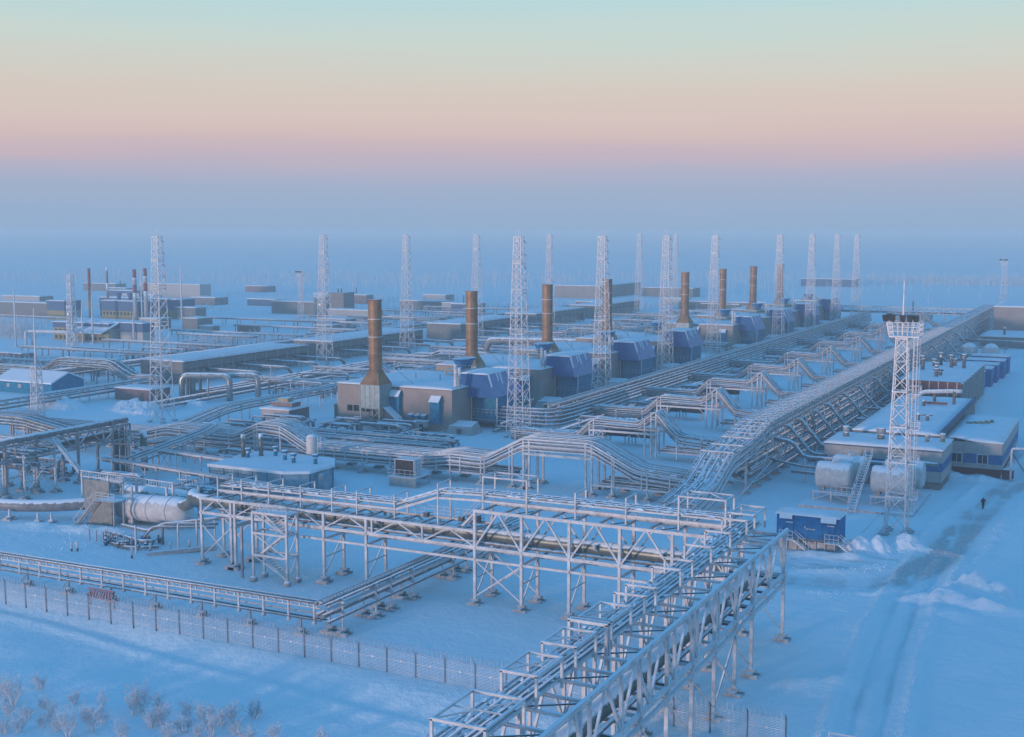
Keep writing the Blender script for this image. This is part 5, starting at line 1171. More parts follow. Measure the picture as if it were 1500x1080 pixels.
# headers and hooked pipes in front of the banks
for k, (x, z, r) in enumerate(((-199.5, 1.1, 0.55), (-202.5, 1.2, 0.4), (-206, 1.0, 0.5), (-195, 0.9, 0.35))):
    o = MB().tube([(x, 212 if k in (0, 3) else 236, z), (x, 590, z)], r, 12).obj('header_pipe', 'pipe'); tag(o, ['thick', 'second', 'third', 'rightmost thin'][k] + ' snow covered header pipe lying along the cooler banks', 'pipe', 'header pipes')
k = 0
for y in (262, 275, 288, 301, 324, 338, 352, 366, 410, 424, 438, 452):
    o = thing('hooked_pipe', ORD[k % 12] + ' hooked pipe from the cooler banks down to the header pipes', 'pipe', (-212, y, 0), 'hooked cooler pipes'); k += 1
    MB().tube(bend([(-224, y, 3.2), (-209, y, 3.2), (-207.5, y + 1, 3.0), (-207.5, y + 3, 1.2), (-205, y + 3, 1.1)], 1.0, 4), 0.45, 12).obj('pipe', 'pipe', o); MB().box(-212.2, -211.8, y - 0.7, y - 0.5, 0, 3.2).box(-212.2, -211.8, y + 0.5, y + 0.7, 0, 3.2).obj('support', 'rime', o)
ga = thing('pipe_arch', 'tall grey pipe portal behind the first brown stack', 'pipe', (-192, 345, 0))
MB().tube(bend([(-199, 330, 2.0), (-178, 336, 2.2), (-176.5, 336.5, 7.2), (-150, 340, 7.4), (-140, 341, 7.4)], 1.6, 5), 1.0, 16).obj('pipe', 'pipe', ga); MB().box(-165.3, -164.7, 337.6, 338.4, 0, 6.6).obj('support', 'steel', ga)
# scattered far yard pipes seen as separate runs
r3 = random.Random(12)
for k in range(26):
    x = -195 + r3.random() * 22; y = 250 + k * 12.5; w = 8 + r3.random() * 16
    o = thing('yard_pipe', ORD[k] + ' low snow covered pipe loop left of the halls, counted from the front', 'pipe', (x, y, 0), 'low yard pipes')
    h_ = 1.0 + r3.random() * 3.2
    MB().tube(bend([(x - w / 2, y, 0.4), (x - w / 2, y, h_), (x + w / 2, y + r3.random() * 5, h_), (x + w / 2, y + 2, 0.4)], 0.8, 3), 0.22 + r3.random() * 0.22, 8).obj('pipe', 'pipe', o)
# yellow and blue works on the left
def works(lab, x0, x1, y0, y1, h, split, side=True, win=0, roof=True, low='yellow', up='slate'):
    t = thing('works_building', lab, 'building', ((x0 + x1) / 2, (y0 + y1) / 2, 0))
    wall_box(t, x0, x1, y0, y1, 0, split, low, 'white' if side else low, 'lower_wall'); wall_box(t, x0 - 0.1, x1 + 0.1, y0 - 0.1, y1 + 0.1, split, h, up, up, 'upper_wall')
    if roof: snow_slab(x0, x1, y0, y1, h, 0.4, x0, 0.2).obj('roof_snow', 'snow', t)
    else: MB().box(x0, x1, y0, y1, h - 0.2, h - 0.05).obj('roof', 'slate', t)
    for r in range(win):
        z = split * (0.72 if r == 0 else 0.22)
        n_ = int((x1 - x0) / 2.2)
        for i in range(n_):
            x = x0 + 0.8 + i * (x1 - x0 - 1.6) / n_; MB().box(x, x + 1.2, y0 - 0.05, y0 + 0.02, z - 0.6, z + 0.7).obj('window', 'glass', t)
    return t
w1 = works('yellow office block with rows of dark windows and a blue top, left background', -364, -336, 340, 356, 6.6, 4.6, win=2)
w2 = works('block with a blue upper wall right of the yellow office block', -333.5, -322.5, 343, 349, 7.0, 3.8, low='white')
w3 = works('small yellow hall with a blue upper half among the far left works', -451, -440, 418, 428, 8.6, 4.2)
w4 = works('long yellow hall with a blue upper half behind the red and white chimneys', -427, -402, 428, 438, 8.8, 4.2, win=1)
w5 = works('long dark blue hall behind the yellow halls on the left', -446, -396, 446, 456, 9.0, 4.0)
w6 = works('grey brown hall at the far left edge beyond the frosted thicket', -500, -453, 422, 430, 7.0, 2.0, low='pinkbrick', up='greyflat')
w7 = works('large pale hall fading into the haze behind the red and white chimneys', -556, -508, 590, 600, 8.5, 4, low='white', up='white')
w8 = works('pale storage hall right of the yellow works', -398, -386, 445, 452, 5.5, 1.0, low='white', up='greyflat')
for k, x in enumerate((-421, -414, -407)):
    v = MB().tube([(x, 433, 8.8), (x, 433, 10.6), (x, 433, 12.2)], [0.9, 1.0, 1.6], 10).obj('roof_vent', 'slate', w4)
MB().hexa([(-352, 336, 3.2), (-336, 336, 3.2), (-334, 344, 6.9), (-350, 344, 6.9), (-352, 336, 3.6), (-336, 336, 3.6), (-334, 344, 7.3), (-350, 344, 7.3)]).obj('canopy', 'snow', w1)
def chimney(lab, x, y, h, r, bands):
    t = thing('chimney', lab, 'chimney', (x, y, 0)); z = 0
    for zz, m in bands: MB().tube([(x, y, z * h), (x, y, zz * h)], r * (1.15 - 0.3 * zz), 14).obj('section', m, t); z = zz
chimney('left one of the two red and white chimneys', -404.5, 426, 23.5, 0.95, ((0.55, 'white'), (0.7, 'chimred'), (0.84, 'white'), (1.0, 'chimred')))
chimney('right one of the two red and white chimneys', -400.0, 428, 24, 0.95, ((0.57, 'white'), (0.72, 'chimred'), (0.85, 'white'), (1.0, 'chimred')))
chimney('slender brown chimney with a red top among the yellow works', -422, 416, 24, 0.75, ((0.6, 'rust'), (1.0, 'chimred')))
chimney('slender grey chimney among the yellow works', -427, 432, 24, 0.6, ((0.7, 'greyflat'), (1.0, 'pinkbrick')))
chimney('stout silver stack before the yellow office block', -349, 334, 13.5, 1.5, ((0.5, 'tin'), (1.0, 'tin')))
for k, (x, y, h) in enumerate(((-337, 333, 20.5), (-342, 333, 15.5), (-350, 395, 30), (-395, 420, 27), (-352.5, 312, 22), (-326, 342, 11))):
    o = thing('slender_pole', ['tall', 'shorter', 'tallest hazy', 'thin hazy', 'rimed', 'short'][k] + ' slender pole mast among the left works', 'pole', (x, y, 0)); MB().tube([(x, y, 0), (x, y, h * 0.6), (x, y, h)], [0.35, 0.3, 0.12], 8).obj('pole', 'mast', o)
    MB().box(x - 0.6, x + 0.6, y - 0.6, y + 0.6, -0.1, 0.3).obj('base', 'sleeper', o)
g2 = mast_proto('small_lattice_mast', 'hazy lattice mast in front of the yellow office block', 'mast', 2.6, 1.4, 26, 12, 0.2); g2.location = (-320.4, 307.4, 0)
pg = thing('pipe_portal', 'pale pipe portal standing before the yellow office block', 'pipe', (-342, 318, 0)); MB().tube(bend([(-352, 316, 0), (-352, 316, 5.2), (-336, 320, 5.2), (-336, 320, 0)], 1, 4), 0.5, 12).obj('pipe', 'mast', pg); MB().tube(bend([(-351, 318, 0), (-351, 318, 4.8), (-334.6, 322, 4.8), (-334.6, 322, 0)], 1, 4), 0.4, 12).obj('pipe', 'mast', pg)
tk = thing('storage_tank', 'tall upright storage tank with a reddish emblem in the left distance', 'tank', (-343, 492, 0))
MB().tube([(-346.5, 490, 0), (-346.5, 490, 11.4)], 4.6, 28).obj('shell', 'tin', tk); MB().box(-341.8, -333.5, 488, 497, 0, 11.8).obj('annex', 'greyflat', tk); MB().tube([(-346.5, 490, 11.4), (-346.5, 490, 11.7)], [4.6, 0.3], 28).obj('roof', 'snow', tk)
for dx in (-1.2, 0.6): MB().tube([(-338 + dx, 492, 11.8), (-338 + dx, 492, 14)], 0.3, 8).obj('vent', 'dark', tk)
for i in range(5):
    z = 4.6 + i * 1.15; MB().beam((-346.3 - 0.25 * (i % 2), 485.3, z), (-345.8 + 0.3 * (i % 2), 485.3, z + 1.2), 0.8 - 0.08 * i, 0.06).obj('emblem', 'red' if i % 2 else 'mast', tk)
for k, (x, y, w, d, h) in enumerate(((-368, 395, 10, 8, 4.2), (-352, 402, 9, 9, 4.4), (-335, 392, 6, 5, 2.4), (-322, 400, 7, 6, 2.6), (-300, 430, 14, 8, 4), (-290, 410, 8, 6, 3), (-318, 470, 24, 9, 5), (-372, 500, 26, 10, 6), (-300, 540, 20, 9, 5))):
    t = thing('yard_shed', ['grey cube shed', 'second grey cube shed', 'tiny hut', 'low hut', 'broad low shed', 'small low shed', 'long low shed', 'long hazy shed', 'far hazy shed'][k] + ' with a snow roof in the left middle distance', 'shed', (x, y, 0), 'sheds in the left distance'); wall_box(t, x - w / 2, x + w / 2, y, y + d, 0, h, 'greyflat' if k % 2 else 'white', 'greyflat'); snow_slab(x - w / 2, x + w / 2, y, y + d, h, 0.4, x).obj('roof_snow', 'snow', t)
for k, (x, y, l, z) in enumerate(((-420, 395, 100, 3), (-330, 420, 70, 3.5), (-300, 455, 60, 3), (-290, 300, 46, 2.2))):
    rr = Rack('pipe_rack', ['far left', 'middle left', 'hazy left', 'lonely'][k] + ' distant low pipe rack crossing the snow', 'X', y, y + 2, [(x - l / 2, z), (x + l / 2, z)])
    for lat in (0.2, 1.2): rr.pipe(y + lat, 0, 0.4)
    for s in frange(x - l / 2, x + l / 2, 8): rr.frame(s, (-0.3,), 0.3, foot=False)

# ------------------------------------------------------------------ right side buildings
def banded(t, x0, x1, y0, y1, z0, h, band, xd='white', front=True):
    """wall in three courses with a blue band, panel by panel"""
    zb0, zb1 = band
    for (za, zb, m, e) in ((z0, zb0, xd, 0), (zb0, zb1, 'bluewall', 0.03), (zb1, h, xd, 0.06)):
        k = max(1, round((x1 - x0) / 3.0))
        for i in range(k): MB().box(x0 + (x1 - x0) * i / k + 0.015, x0 + (x1 - x0) * (i + 1) / k - 0.015, y0 - e, y0 + 0.2, za, zb - 0.012).obj('wall_panel', m, t)
        k2 = max(1, round((y1 - y0) / 3.0))
        for i in range(k2): MB().box(x1 - 0.2, x1 + e, y0 + 0.21 + (y1 - y0 - 0.21) * i / k2, y0 + 0.19 + (y1 - y0 - 0.21) * (i + 1) / k2, za, zb - 0.012).obj('wall_panel', m, t)
        MB().box(x0, x0 + 0.2, y0 + 0.21, y1, za, zb - 0.012).obj('wall_panel', m, t)
r1 = thing('service_building', 'white building with a blue band and round roof vents behind the tanks', 'building', (-34, 206, 0))
MB().box(-43.2, -25.6, 200.2, 211.5, -0.2, 1.2).obj('plinth', 'greyflat', r1)
banded(r1, -43.6, -25.4, 200.0, 211.8, 1.2, 6.0, (2.9, 4.3))
MB().box(-43.7, -25.3, 199.85, 200.05, 5.99, 6.2).obj('eaves_trim', 'slate', r1)
snow_slab(-43.6, -25.4, 200, 212, 6.2, 0.35, 3.3, 0.12).obj('roof_snow', 'snow', r1)
for x, y, r, h in ((-41.5, 206.5, 0.6, 1.8), (-35.8, 206, 0.75, 2.0), (-28.6, 206.3, 0.4, 1.3), (-26.4, 207.5, 0.45, 1.5)):
    v = MB().tube([(x, y, 6.2), (x, y, 6.4 + h * 0.5)], r * 0.8, 12).obj('roof_vent', 'clad', r1); MB().tube([(x, y, 6.4 + h * 0.5), (x, y, 6.4 + h)], r, 12).obj('vent_cap', 'steel', v)
r1b = thing('service_hall', 'flat roofed hall with roof ducts behind the white and blue building', 'building', (-34, 240, 0))
wall_box(r1b, -41.6, -27.4, 212.2, 262, 0, 6.7, 'greyflat', 'greyflat'); snow_slab(-41.6, -27.4, 212.2, 262, 6.7, 0.35, 5.1, 0.1).obj('roof_snow', 'snow', r1b)
for i in range(14): MB().box(-41.75, -41.6, 213 + i * 3.5, 213.15 + i * 3.5, 6.7, 7.4).obj('roof_post', 'dark', r1b)
MB().box(-27.4, -27.2, 212.2, 262, 6.6, 7.5).obj('parapet', 'slate', r1b)
for x, y, h in ((-33, 226, 1.4), (-31.5, 226.4, 1.0), (-30, 250, 3.0), (-35, 246, 1.2), (-34, 253, 2.4)): MB().tube([(x, y, 6.8), (x, y, 7.0 + h)], 0.28, 8).obj('roof_vent', 'dark', r1b)
MB().tube(bend([(-38, 250, 7.4), (-36, 252, 9.0), (-31, 253.5, 9.2), (-29, 254, 9.2)], 0.8, 4), 0.4, 12).obj('roof_duct', 'rime', r1b)
MB().box(-35.5, -31, 248, 248.5, 7.2, 7.6).obj('roof_beam', 'brick', r1b); MB().tube([(-34, 228, 7.6), (-31.6, 230, 7.6)], 0.12, 6).tube([(-33, 230, 7.6), (-30.8, 227.4, 7.9)], 0.12, 6).obj('roof_pipes', 'dark', r1b)
r2_ = thing('service_building', 'white and blue building with two windows and a brick base, right edge', 'building', (-22.5, 230, 0))
MB().box(-26.9, -18.3, 215.3, 246, -0.2, 1.3).obj('plinth', 'brick', r2_)
banded(r2_, -27.0, -18.0, 215.0, 246, 1.3, 5.6, (2.1, 3.7))
for x in (-25.0, -21.0):
    w = MB().box(x - 0.75, x + 0.75, 214.9, 214.96, 2.15, 3.6).obj('window', 'glass', r2_)
    MB().box(x - 0.9, x - 0.75, 214.84, 214.93, 2.05, 3.7).box(x + 0.75, x + 0.9, 214.84, 214.93, 2.05, 3.7).box(x - 0.75, x + 0.75, 214.84, 214.93, 3.6, 3.7).box(x - 0.75, x + 0.75, 214.84, 214.93, 2.05, 2.15).box(x - 0.04, x + 0.04, 214.85, 214.93, 2.15, 3.6).obj('window_frame', 'mast', w)
snow_slab(-27, -18, 215, 246, 5.62, 0.4, 7.7, 0.15, lambda x, y: 0.5 * math.exp(-((x + 25) / 2.0) ** 2) * (1 if y < 225 else 0.3)).obj('roof_snow', 'snow', r2_)
for x, y, m in ((-25.2, 232.5, 'green'), (-24.2, 233, 'deck'), (-23.2, 233.6, 'deck'), (-22.4, 235, 'deck'), (-22.0, 236.5, 'green')):
    q = MB().box(x - 0.4, x + 0.5, y - 0.5, y + 0.5, 5.9, 6.6 if m == 'deck' else 6.4).obj('roof_unit', m, r2_)
MB().box(-17.9, -16.2, 214.8, 216.4, 0, 1.4).obj('entrance_block', 'brick', r2_)
rb = thing('brick_building', 'long building with a red brick front parapet and many roof vents', 'building', (-38, 305, 0))
wall_box(rb, -46, -32.4, 280, 326, 0, 7.4, 'brick', 'greyflat'); MB().box(-46.1, -32.3, 279.85, 280.2, 6.0, 8.0).obj('parapet', 'brick', rb); snow_slab(-46, -32.4, 280.3, 326, 7.4, 0.4, 9.9, 0.1).obj('roof_snow', 'snow', rb)
for i in range(7): x = -44.5 + i * 1.9; MB().box(x - 0.12, x + 0.12, 279.7, 279.84, 5.0, 7.9).obj('pilaster', 'white', rb)
for i in range(9): y = 283 + i * 5; MB().box(-32.35, -31.9, y - 0.35, y + 0.35, 0, 7.4).obj('buttress', 'white', rb)
r4 = random.Random(5)
for i in range(9):
    x = -44 + r4.random() * 9; y = 290 + r4.random() * 30; h = 1.2 + r4.random() * 2; v = MB().tube([(x, y, 7.5), (x, y, 7.6 + h)], 0.4, 8).obj('roof_vent', 'dark', rb); MB().tube([(x, y, 7.6 + h), (x, y, 8.1 + h)], [0.75, 0.6], 8).obj('vent_cap', 'dark', v)
for k, (y, x1) in enumerate(((330, -33.0), (341, -32.0), (352, -31.6), (364, -31.0), (377, -31.0))):
    t = thing('container_block', ORD[k] + ' blue container block with a snow roof behind the brick building', 'container', (x1 - 5, y, 0), 'blue container blocks'); MB().box(x1 - 10, x1, y, y + 6.5, 0.2, 4.8).obj('body', 'navy', t); snow_slab(x1 - 10, x1, y, y + 6.5, 4.8, 0.4, y, 0.1).obj('roof_snow', 'snow', t)
    MB().box(x1 - 0.001, x1 + 0.08, y + 2.4, y + 3.4, 0.5, 2.6).obj('door', 'slate', t)
for k, x in enumerate((-45.0, -38.6)):
    t = thing('gas_sphere', ['left', 'right'][k] + ' one of two pale round tanks beyond the blue container blocks', 'tank', (x, 404, 0), 'pale round tanks'); MB().tube([(x, 401.4, 3.6), (x, 401.9, 3.6), (x, 403, 3.6), (x, 408, 3.6), (x, 409, 3.6)], [0.5, 1.8, 2.4, 2.4, 1.2], 20).obj('shell', 'vessel', t)
    for y in (403, 407): MB().box(x - 1.6, x + 1.6, y - 0.2, y + 0.2, 0, 2.2).obj('saddle', 'steel', t)
bh = thing('beige_hall', 'plain beige hall at the right edge in the distance beside the trunk rack', 'building', (-34, 505, 0))
wall_box(bh, -46.2, -5, 492, 540, 0, 12.6, 'white', 'white')
for i in range(14): MB().box(-46.2 + i * 2.96 + 0.02, -46.2 + (i + 1) * 2.96 - 0.02, 491.9, 491.99, 0.1, 12.6).obj('wall_panel', 'tan', bh)
snow_slab(-46.2, -5, 492, 540, 12.6, 0.5, 1.1).obj('roof_snow', 'snow', bh)
bl = thing('low_annex', 'low long annex with a snow roof in front of the beige hall', 'building', (-34, 470, 0)); wall_box(bl, -47.5, -5, 462, 490, 0, 3.8, 'greyflat', 'greyflat'); snow_slab(-47.5, -5, 462, 490, 3.8, 0.5, 2.1).obj('roof_snow', 'snow', bl)
MB().tube([(-40, 466, 4), (-40, 466, 7)], 0.4, 8).obj('roof_vent', 'dark', bl)
pr = thing('pipe_portal', 'white pipe portal over the snow beside the blue container blocks', 'pipe', (-24, 420, 0)); MB().tube(bend([(-51, 432, 5.0), (-18, 428, 5.0), (-18, 428, 0)], 1, 4), 0.3, 10).tube(bend([(-51, 434, 4.4), (-16, 430, 4.4), (-16, 430, 0)], 1, 4), 0.25, 10).obj('pipe', 'pipe', pr)
pq = thing('pipe_portal', 'white pipe portal beside the right edge building', 'pipe', (-15, 214, 0)); MB().tube(bend([(-16.4, 212.6, 0), (-16.4, 212.6, 5.4), (-8, 213.4, 5.6)], 0.5, 4), 0.18, 10).obj('pipe', 'mast', pq); MB().beam((-16.3, 213, 4.6), (-14.2, 215, 0.8), 0.12).obj('stay', 'dark', pq)

# ------------------------------------------------------------------ tanks on their stand
tp_ = thing('tank_stand', 'steel stand on a snowy pad under the four white tanks', 'platform', (-34.5, 186, 0))
MB().box(-42.6, -26.4, 178.8, 196, -0.2, 0.35).obj('pad', 'sleeper', tp_)
for x0, x1 in ((-41.6, -36.0), (-33.2, -27.4)):
    for y in (183.2, 187.4, 189.8, 194): MB().box(x0, x1, y - 0.14, y + 0.14, 1.5, 1.75).obj('beam', 'rime', tp_)
    for x in (x0 + 0.2, (x0 + x1) / 2, x1 - 0.2):
        for y in (183.2, 187.4, 189.8, 194): MB().box(x - 0.12, x + 0.12, y - 0.12, y + 0.12, 0.3, 1.5).obj('leg', 'rime', tp_)
    MB().beam((x0 + 0.2, 183.1, 0.4), ((x0 + x1) / 2, 183.1, 1.5), 0.1).beam((x1 - 0.2, 183.1, 0.4), ((x0 + x1) / 2, 183.1, 1.5), 0.1).obj('brace', 'rime', tp_)
    b = MB().box((x0 + x1) / 2 + 0.3, x1 + 0.6, 181.6, 183.0, 1.6, 1.7); px0, px1 = (x0 + x1) / 2 + 0.3, x1 + 0.6
    for i in range(5): xx = px0 + (px1 - px0) * i / 4; b.beam((xx, 181.6, 1.7), (xx, 181.6, 2.9), 0.07)
    for z in (2.3, 2.9): b.beam((px0, 181.6, z), (px1, 181.6, z), 0.07)
    b.obj('side_platform', 'rime', tp_)
for k, (x0, x1, y, lab) in enumerate(((-41.4, -36.2, 185.3, 'front left'), (-40.4, -35.2, 191.9, 'rear left'), (-33.3, -27.6, 185.3, 'front right'), (-32.6, -26.8, 191.9, 'rear right'))):
    t = thing('horizontal_tank', lab + ' of the four white horizontal tanks beside the floodlight tower', 'tank', ((x0 + x1) / 2, y, 1.7), 'white horizontal tanks'); zc = 3.85
    MB().tube([(x0, y, zc), (x0 + 0.12, y, zc), (x0 + 0.4, y, zc), (x1 - 0.4, y, zc), (x1 - 0.12, y, zc), (x1, y, zc)], [1.5, 1.9, 2.05, 2.05, 1.9, 1.5], 28).obj('shell', 'vessel', t)
    for x in (x0 + 1.2, x1 - 1.2): MB().box(x - 0.25, x + 0.25, y - 1.5, y + 1.5, 1.76, 2.6).obj('saddle', 'steel', t)
    MB().tube([((x0 + x1) / 2, y, zc + 1.95), ((x0 + x1) / 2, y, zc + 2.4)], 0.45, 12).obj('manhole', 'rime', t)
    b = MB()
    for i in range(5): xx = (x0 + x1) / 2 - 1.2 + i * 0.6; b.beam((xx, y - 0.8, zc + 1.85), (xx, y - 0.8, zc + 2.75), 0.05); b.beam((xx, y + 0.8, zc + 1.85), (xx, y + 0.8, zc + 2.75), 0.05)
    for q in (-0.8, 0.8): b.beam(((x0 + x1) / 2 - 1.2, y + q, zc + 2.75), ((x0 + x1) / 2 + 1.2, y + q, zc + 2.75), 0.05)
    b.obj('railing', 'rime', t)
sr = thing('tank_stair', 'steep white stair rising between the tanks', 'stair', (-35, 181, 0))
for x in (-35.2, -34.2):
    MB().beam((x, 177.6, 0.2), (x, 190, 6.6), 0.08, 0.26).obj('stringer', 'mast', sr); MB().beam((x, 177.6, 1.2), (x, 190, 7.6), 0.06).obj('handrail', 'mast', sr)
    for i in range(9): t = i / 8; MB().beam((x, 177.6 + 12.4 * t, 0.2 + 6.4 * t), (x, 177.6 + 12.4 * t, 1.2 + 6.4 * t), 0.06).obj('baluster', 'mast', sr)
for i in range(22): t = (i + 0.5) / 22; MB().box(-35.15, -34.25, 177.6 + 12.4 * t - 0.14, 177.6 + 12.4 * t + 0.14, 0.2 + 6.4 * t, 0.26 + 6.4 * t).obj('tread', 'mast', sr)
ovp = thing('overhead_pipe', 'snow covered overhead pipe passing in front of the white and blue building', 'pipe', (-38, 197, 0))
MB().tube(bend([(-52, 198.5, 6.6), (-48.5, 198.5, 6.2), (-46.5, 198, 3.9), (-35, 197, 4.1), (-31, 196.8, 4.2), (-29, 196.6, 4.8), (-25.5, 196.4, 4.6)], 0.9, 4), 0.36, 12).obj('pipe', 'pipe', ovp); MB().tube(bend([(-52, 197.4, 3.4), (-47, 197.2, 2.6), (-36, 196.2, 2.6)], 0.9, 4), 0.22, 10).tube([(-48, 196.2, 1.8), (-36, 195.6, 1.8)], 0.26, 10).obj('pipe', 'pipe', ovp)
for x in (-46, -40.5, -36.5, -33.2, -29): MB().box(x - 0.1, x + 0.1, 196.9, 197.1, 0, 4.0).tube([(x, 197, 4.4), (x, 197, 5.2), (x, 197, 5.3)], [0.1, 0.12, 0.3], 8).obj('support', 'rime', ovp)

# ------------------------------------------------------------------ blue container cabin
cb = thing('container_cabin', 'blue container cabin with a snow roof and two stairs beside the pipe bridge', 'cabin', (-35.5, 155, 0))
MB().box(-39.2, -31.4, 153.6, 157.4, 1.7, 4.55).obj('body', 'navy', cb)
for i in range(5): x = -39.2 + i * 1.9; MB().box(x - 0.05, x + 0.05, 153.54, 153.6, 1.75, 4.5).obj('seam', 'bluewall', cb)
for x in (-37.6, -32.4): MB().box(x - 0.5, x + 0.5, 153.5, 153.59, 1.8, 3.75).obj('door', 'navy', cb); MB().box(x - 0.45, x + 0.45, 153.44, 153.5, 3.5, 3.62).obj('door_lamp', 'mast', cb)
snow_slab(-39.2, -31.4, 153.4, 157.4, 4.56, 0.3, 4.4, 0.18).obj('roof_snow', 'snow', cb)
for xa, xb, d in ((-38.8, -37.2, 0.5), (-33.6, -31.7, 0.6)): MB().hexa([(xa, 153.1, 4.56 - d), (xb, 153.1, 4.56 - d), (xb, 153.4, 4.56), (xa, 153.4, 4.56), (xa, 153.05, 4.7 - d), (xb, 153.05, 4.7 - d), (xb, 153.3, 4.8), (xa, 153.3, 4.8)]).obj('hanging_snow', 'snow', cb)
MB().box(-39.4, -31.4, 153.3, 157.6, 1.4, 1.62).obj('floor_frame', 'dark', cb); MB().box(-39.0, -31.8, 153.8, 157.2, -0.1, 1.4).obj('skirt', 'sleeper', cb)
for i in range(7): x = -39.1 + i * 1.2; MB().box(x - 0.06, x + 0.06, 153.5, 153.62, 0, 1.4).obj('leg', 'rime', cb)
# emblem: a small flame and a short line of script, white
MB().hexa([(-35.75, 153.5, 3.0), (-35.55, 153.5, 2.98), (-35.55, 153.53, 2.98), (-35.75, 153.53, 3.0), (-35.62, 153.5, 3.32), (-35.58, 153.5, 3.3), (-35.58, 153.53, 3.3), (-35.62, 153.53, 3.32)]).obj('emblem', 'mast', cb)
for i in range(7): x = -35.5 + i * 0.17; MB().box(x, x + 0.12, 153.5, 153.53, 2.82, 2.94 + 0.04 * (i % 2)).obj('emblem', 'mast', cb)
for k, (x0, sgn) in enumerate(((-38.6, 1), (-32.9, 1))):
    b = MB().box(x0, x0 + 1.7, 152.4, 153.5, 1.5, 1.6)
    for i in range(4): xx = x0 + i * 0.56; b.beam((xx, 152.4, 1.6), (xx, 152.4, 2.7), 0.06)
    for z in (2.15, 2.7): b.beam((x0, 152.4, z), (x0 + 1.7, 152.4, z), 0.06).beam((x0, 152.4, z), (x0, 153.4, z), 0.06)
    b.obj('landing', 'rime', cb)
    b = MB()
    for y in (152.5, 153.4): b.beam((x0 + 1.7, y, 1.55), (x0 + 3.7, y, 0.05), 0.07, 0.2).beam((x0 + 1.7, y, 2.65), (x0 + 3.7, y, 1.1), 0.06)
    for i in range(8): t = (i + 0.5) / 8; b.box(x0 + 1.7 + 2 * t - 0.12, x0 + 1.7 + 2 * t + 0.12, 152.5, 153.4, 1.5 - 1.5 * t, 1.54 - 1.5 * t)
    for i in range(4): t = i / 3; b.beam((x0 + 1.7 + 2 * t, 152.5, 1.5 - 1.5 * t), (x0 + 1.7 + 2 * t, 152.5, 2.6 - 1.5 * t), 0.05)
    b.obj('stair', 'rime', cb)

# ------------------------------------------------------------------ person walking on the track
def skin_body(name, joints, edges, mat, parent=None):
    me = bpy.data.meshes.new(name); me.from_pydata([j[:3] for j in joints], edges, []); o = bpy.data.objects.new(name, me); C.objects.link(o)
    s = o.modifiers.new('skin', 'SKIN'); ss = o.modifiers.new('sub', 'SUBSURF'); ss.levels = 1; ss.render_levels = 2
    sv = me.skin_vertices
    if not sv: bpy.context.view_layer.objects.active = o
    for i, j in enumerate(joints): me.skin_vertices[0].data[i].radius = (j[3], j[3] * (j[4] if len(j) > 4 else 1))
    me.skin_vertices[0].data[0].use_root = True
    me.materials.append(M[mat]); return o
try:
    px, py, pz = -18.2, 189.9, gz(-18.2, 189.9)
    J = [(0, 0, 0.95, 0.17, 0.75), (0, 0.02, 1.2, 0.17, 0.8), (0, 0.0, 1.42, 0.19, 0.7), (0, -0.03, 1.54, 0.07), (0, -0.05, 1.62, 0.1), (0, -0.05, 1.76, 0.1),
         (-0.2, 0, 1.42, 0.085), (-0.32, 0.02, 1.2, 0.07), (-0.24, -0.12, 1.02, 0.055), (0.2, 0, 1.42, 0.085), (0.32, 0.02, 1.2, 0.07), (0.24, -0.12, 1.02, 0.055),
         (-0.1, 0.0, 0.88, 0.12), (-0.1, -0.06, 0.48, 0.085), (-0.1, 0.04, 0.08, 0.065), (-0.1, -0.12, 0.04, 0.05), (0.1, 0.0, 0.88, 0.12), (0.1, -0.02, 0.48, 0.085), (0.1, 0.14, 0.1, 0.065), (0.1, -0.02, 0.04, 0.05)]
    ED = [(0, 1), (1, 2), (2, 3), (3, 4), (4, 5), (2, 6), (6, 7), (7, 8), (2, 9), (9, 10), (10, 11), (0, 12), (12, 13), (13, 14), (14, 15), (0, 16), (16, 17), (17, 18), (18, 19)]
    root = thing('person', 'person in dark winter clothing walking on the snowy track at the right', 'person', (px, py, pz))
    o = skin_body('body', J, ED, 'cloth'); o.parent = root; root.rotation_euler.z = 0.35
    o = MB().tube([(0, -0.145, 1.62), (0, -0.16, 1.68), (0, -0.145, 1.75)], [0.03, 0.06, 0.03], 8).obj('face', 'skin'); o.parent = root
except Exception as ex:
    print('person failed', ex)

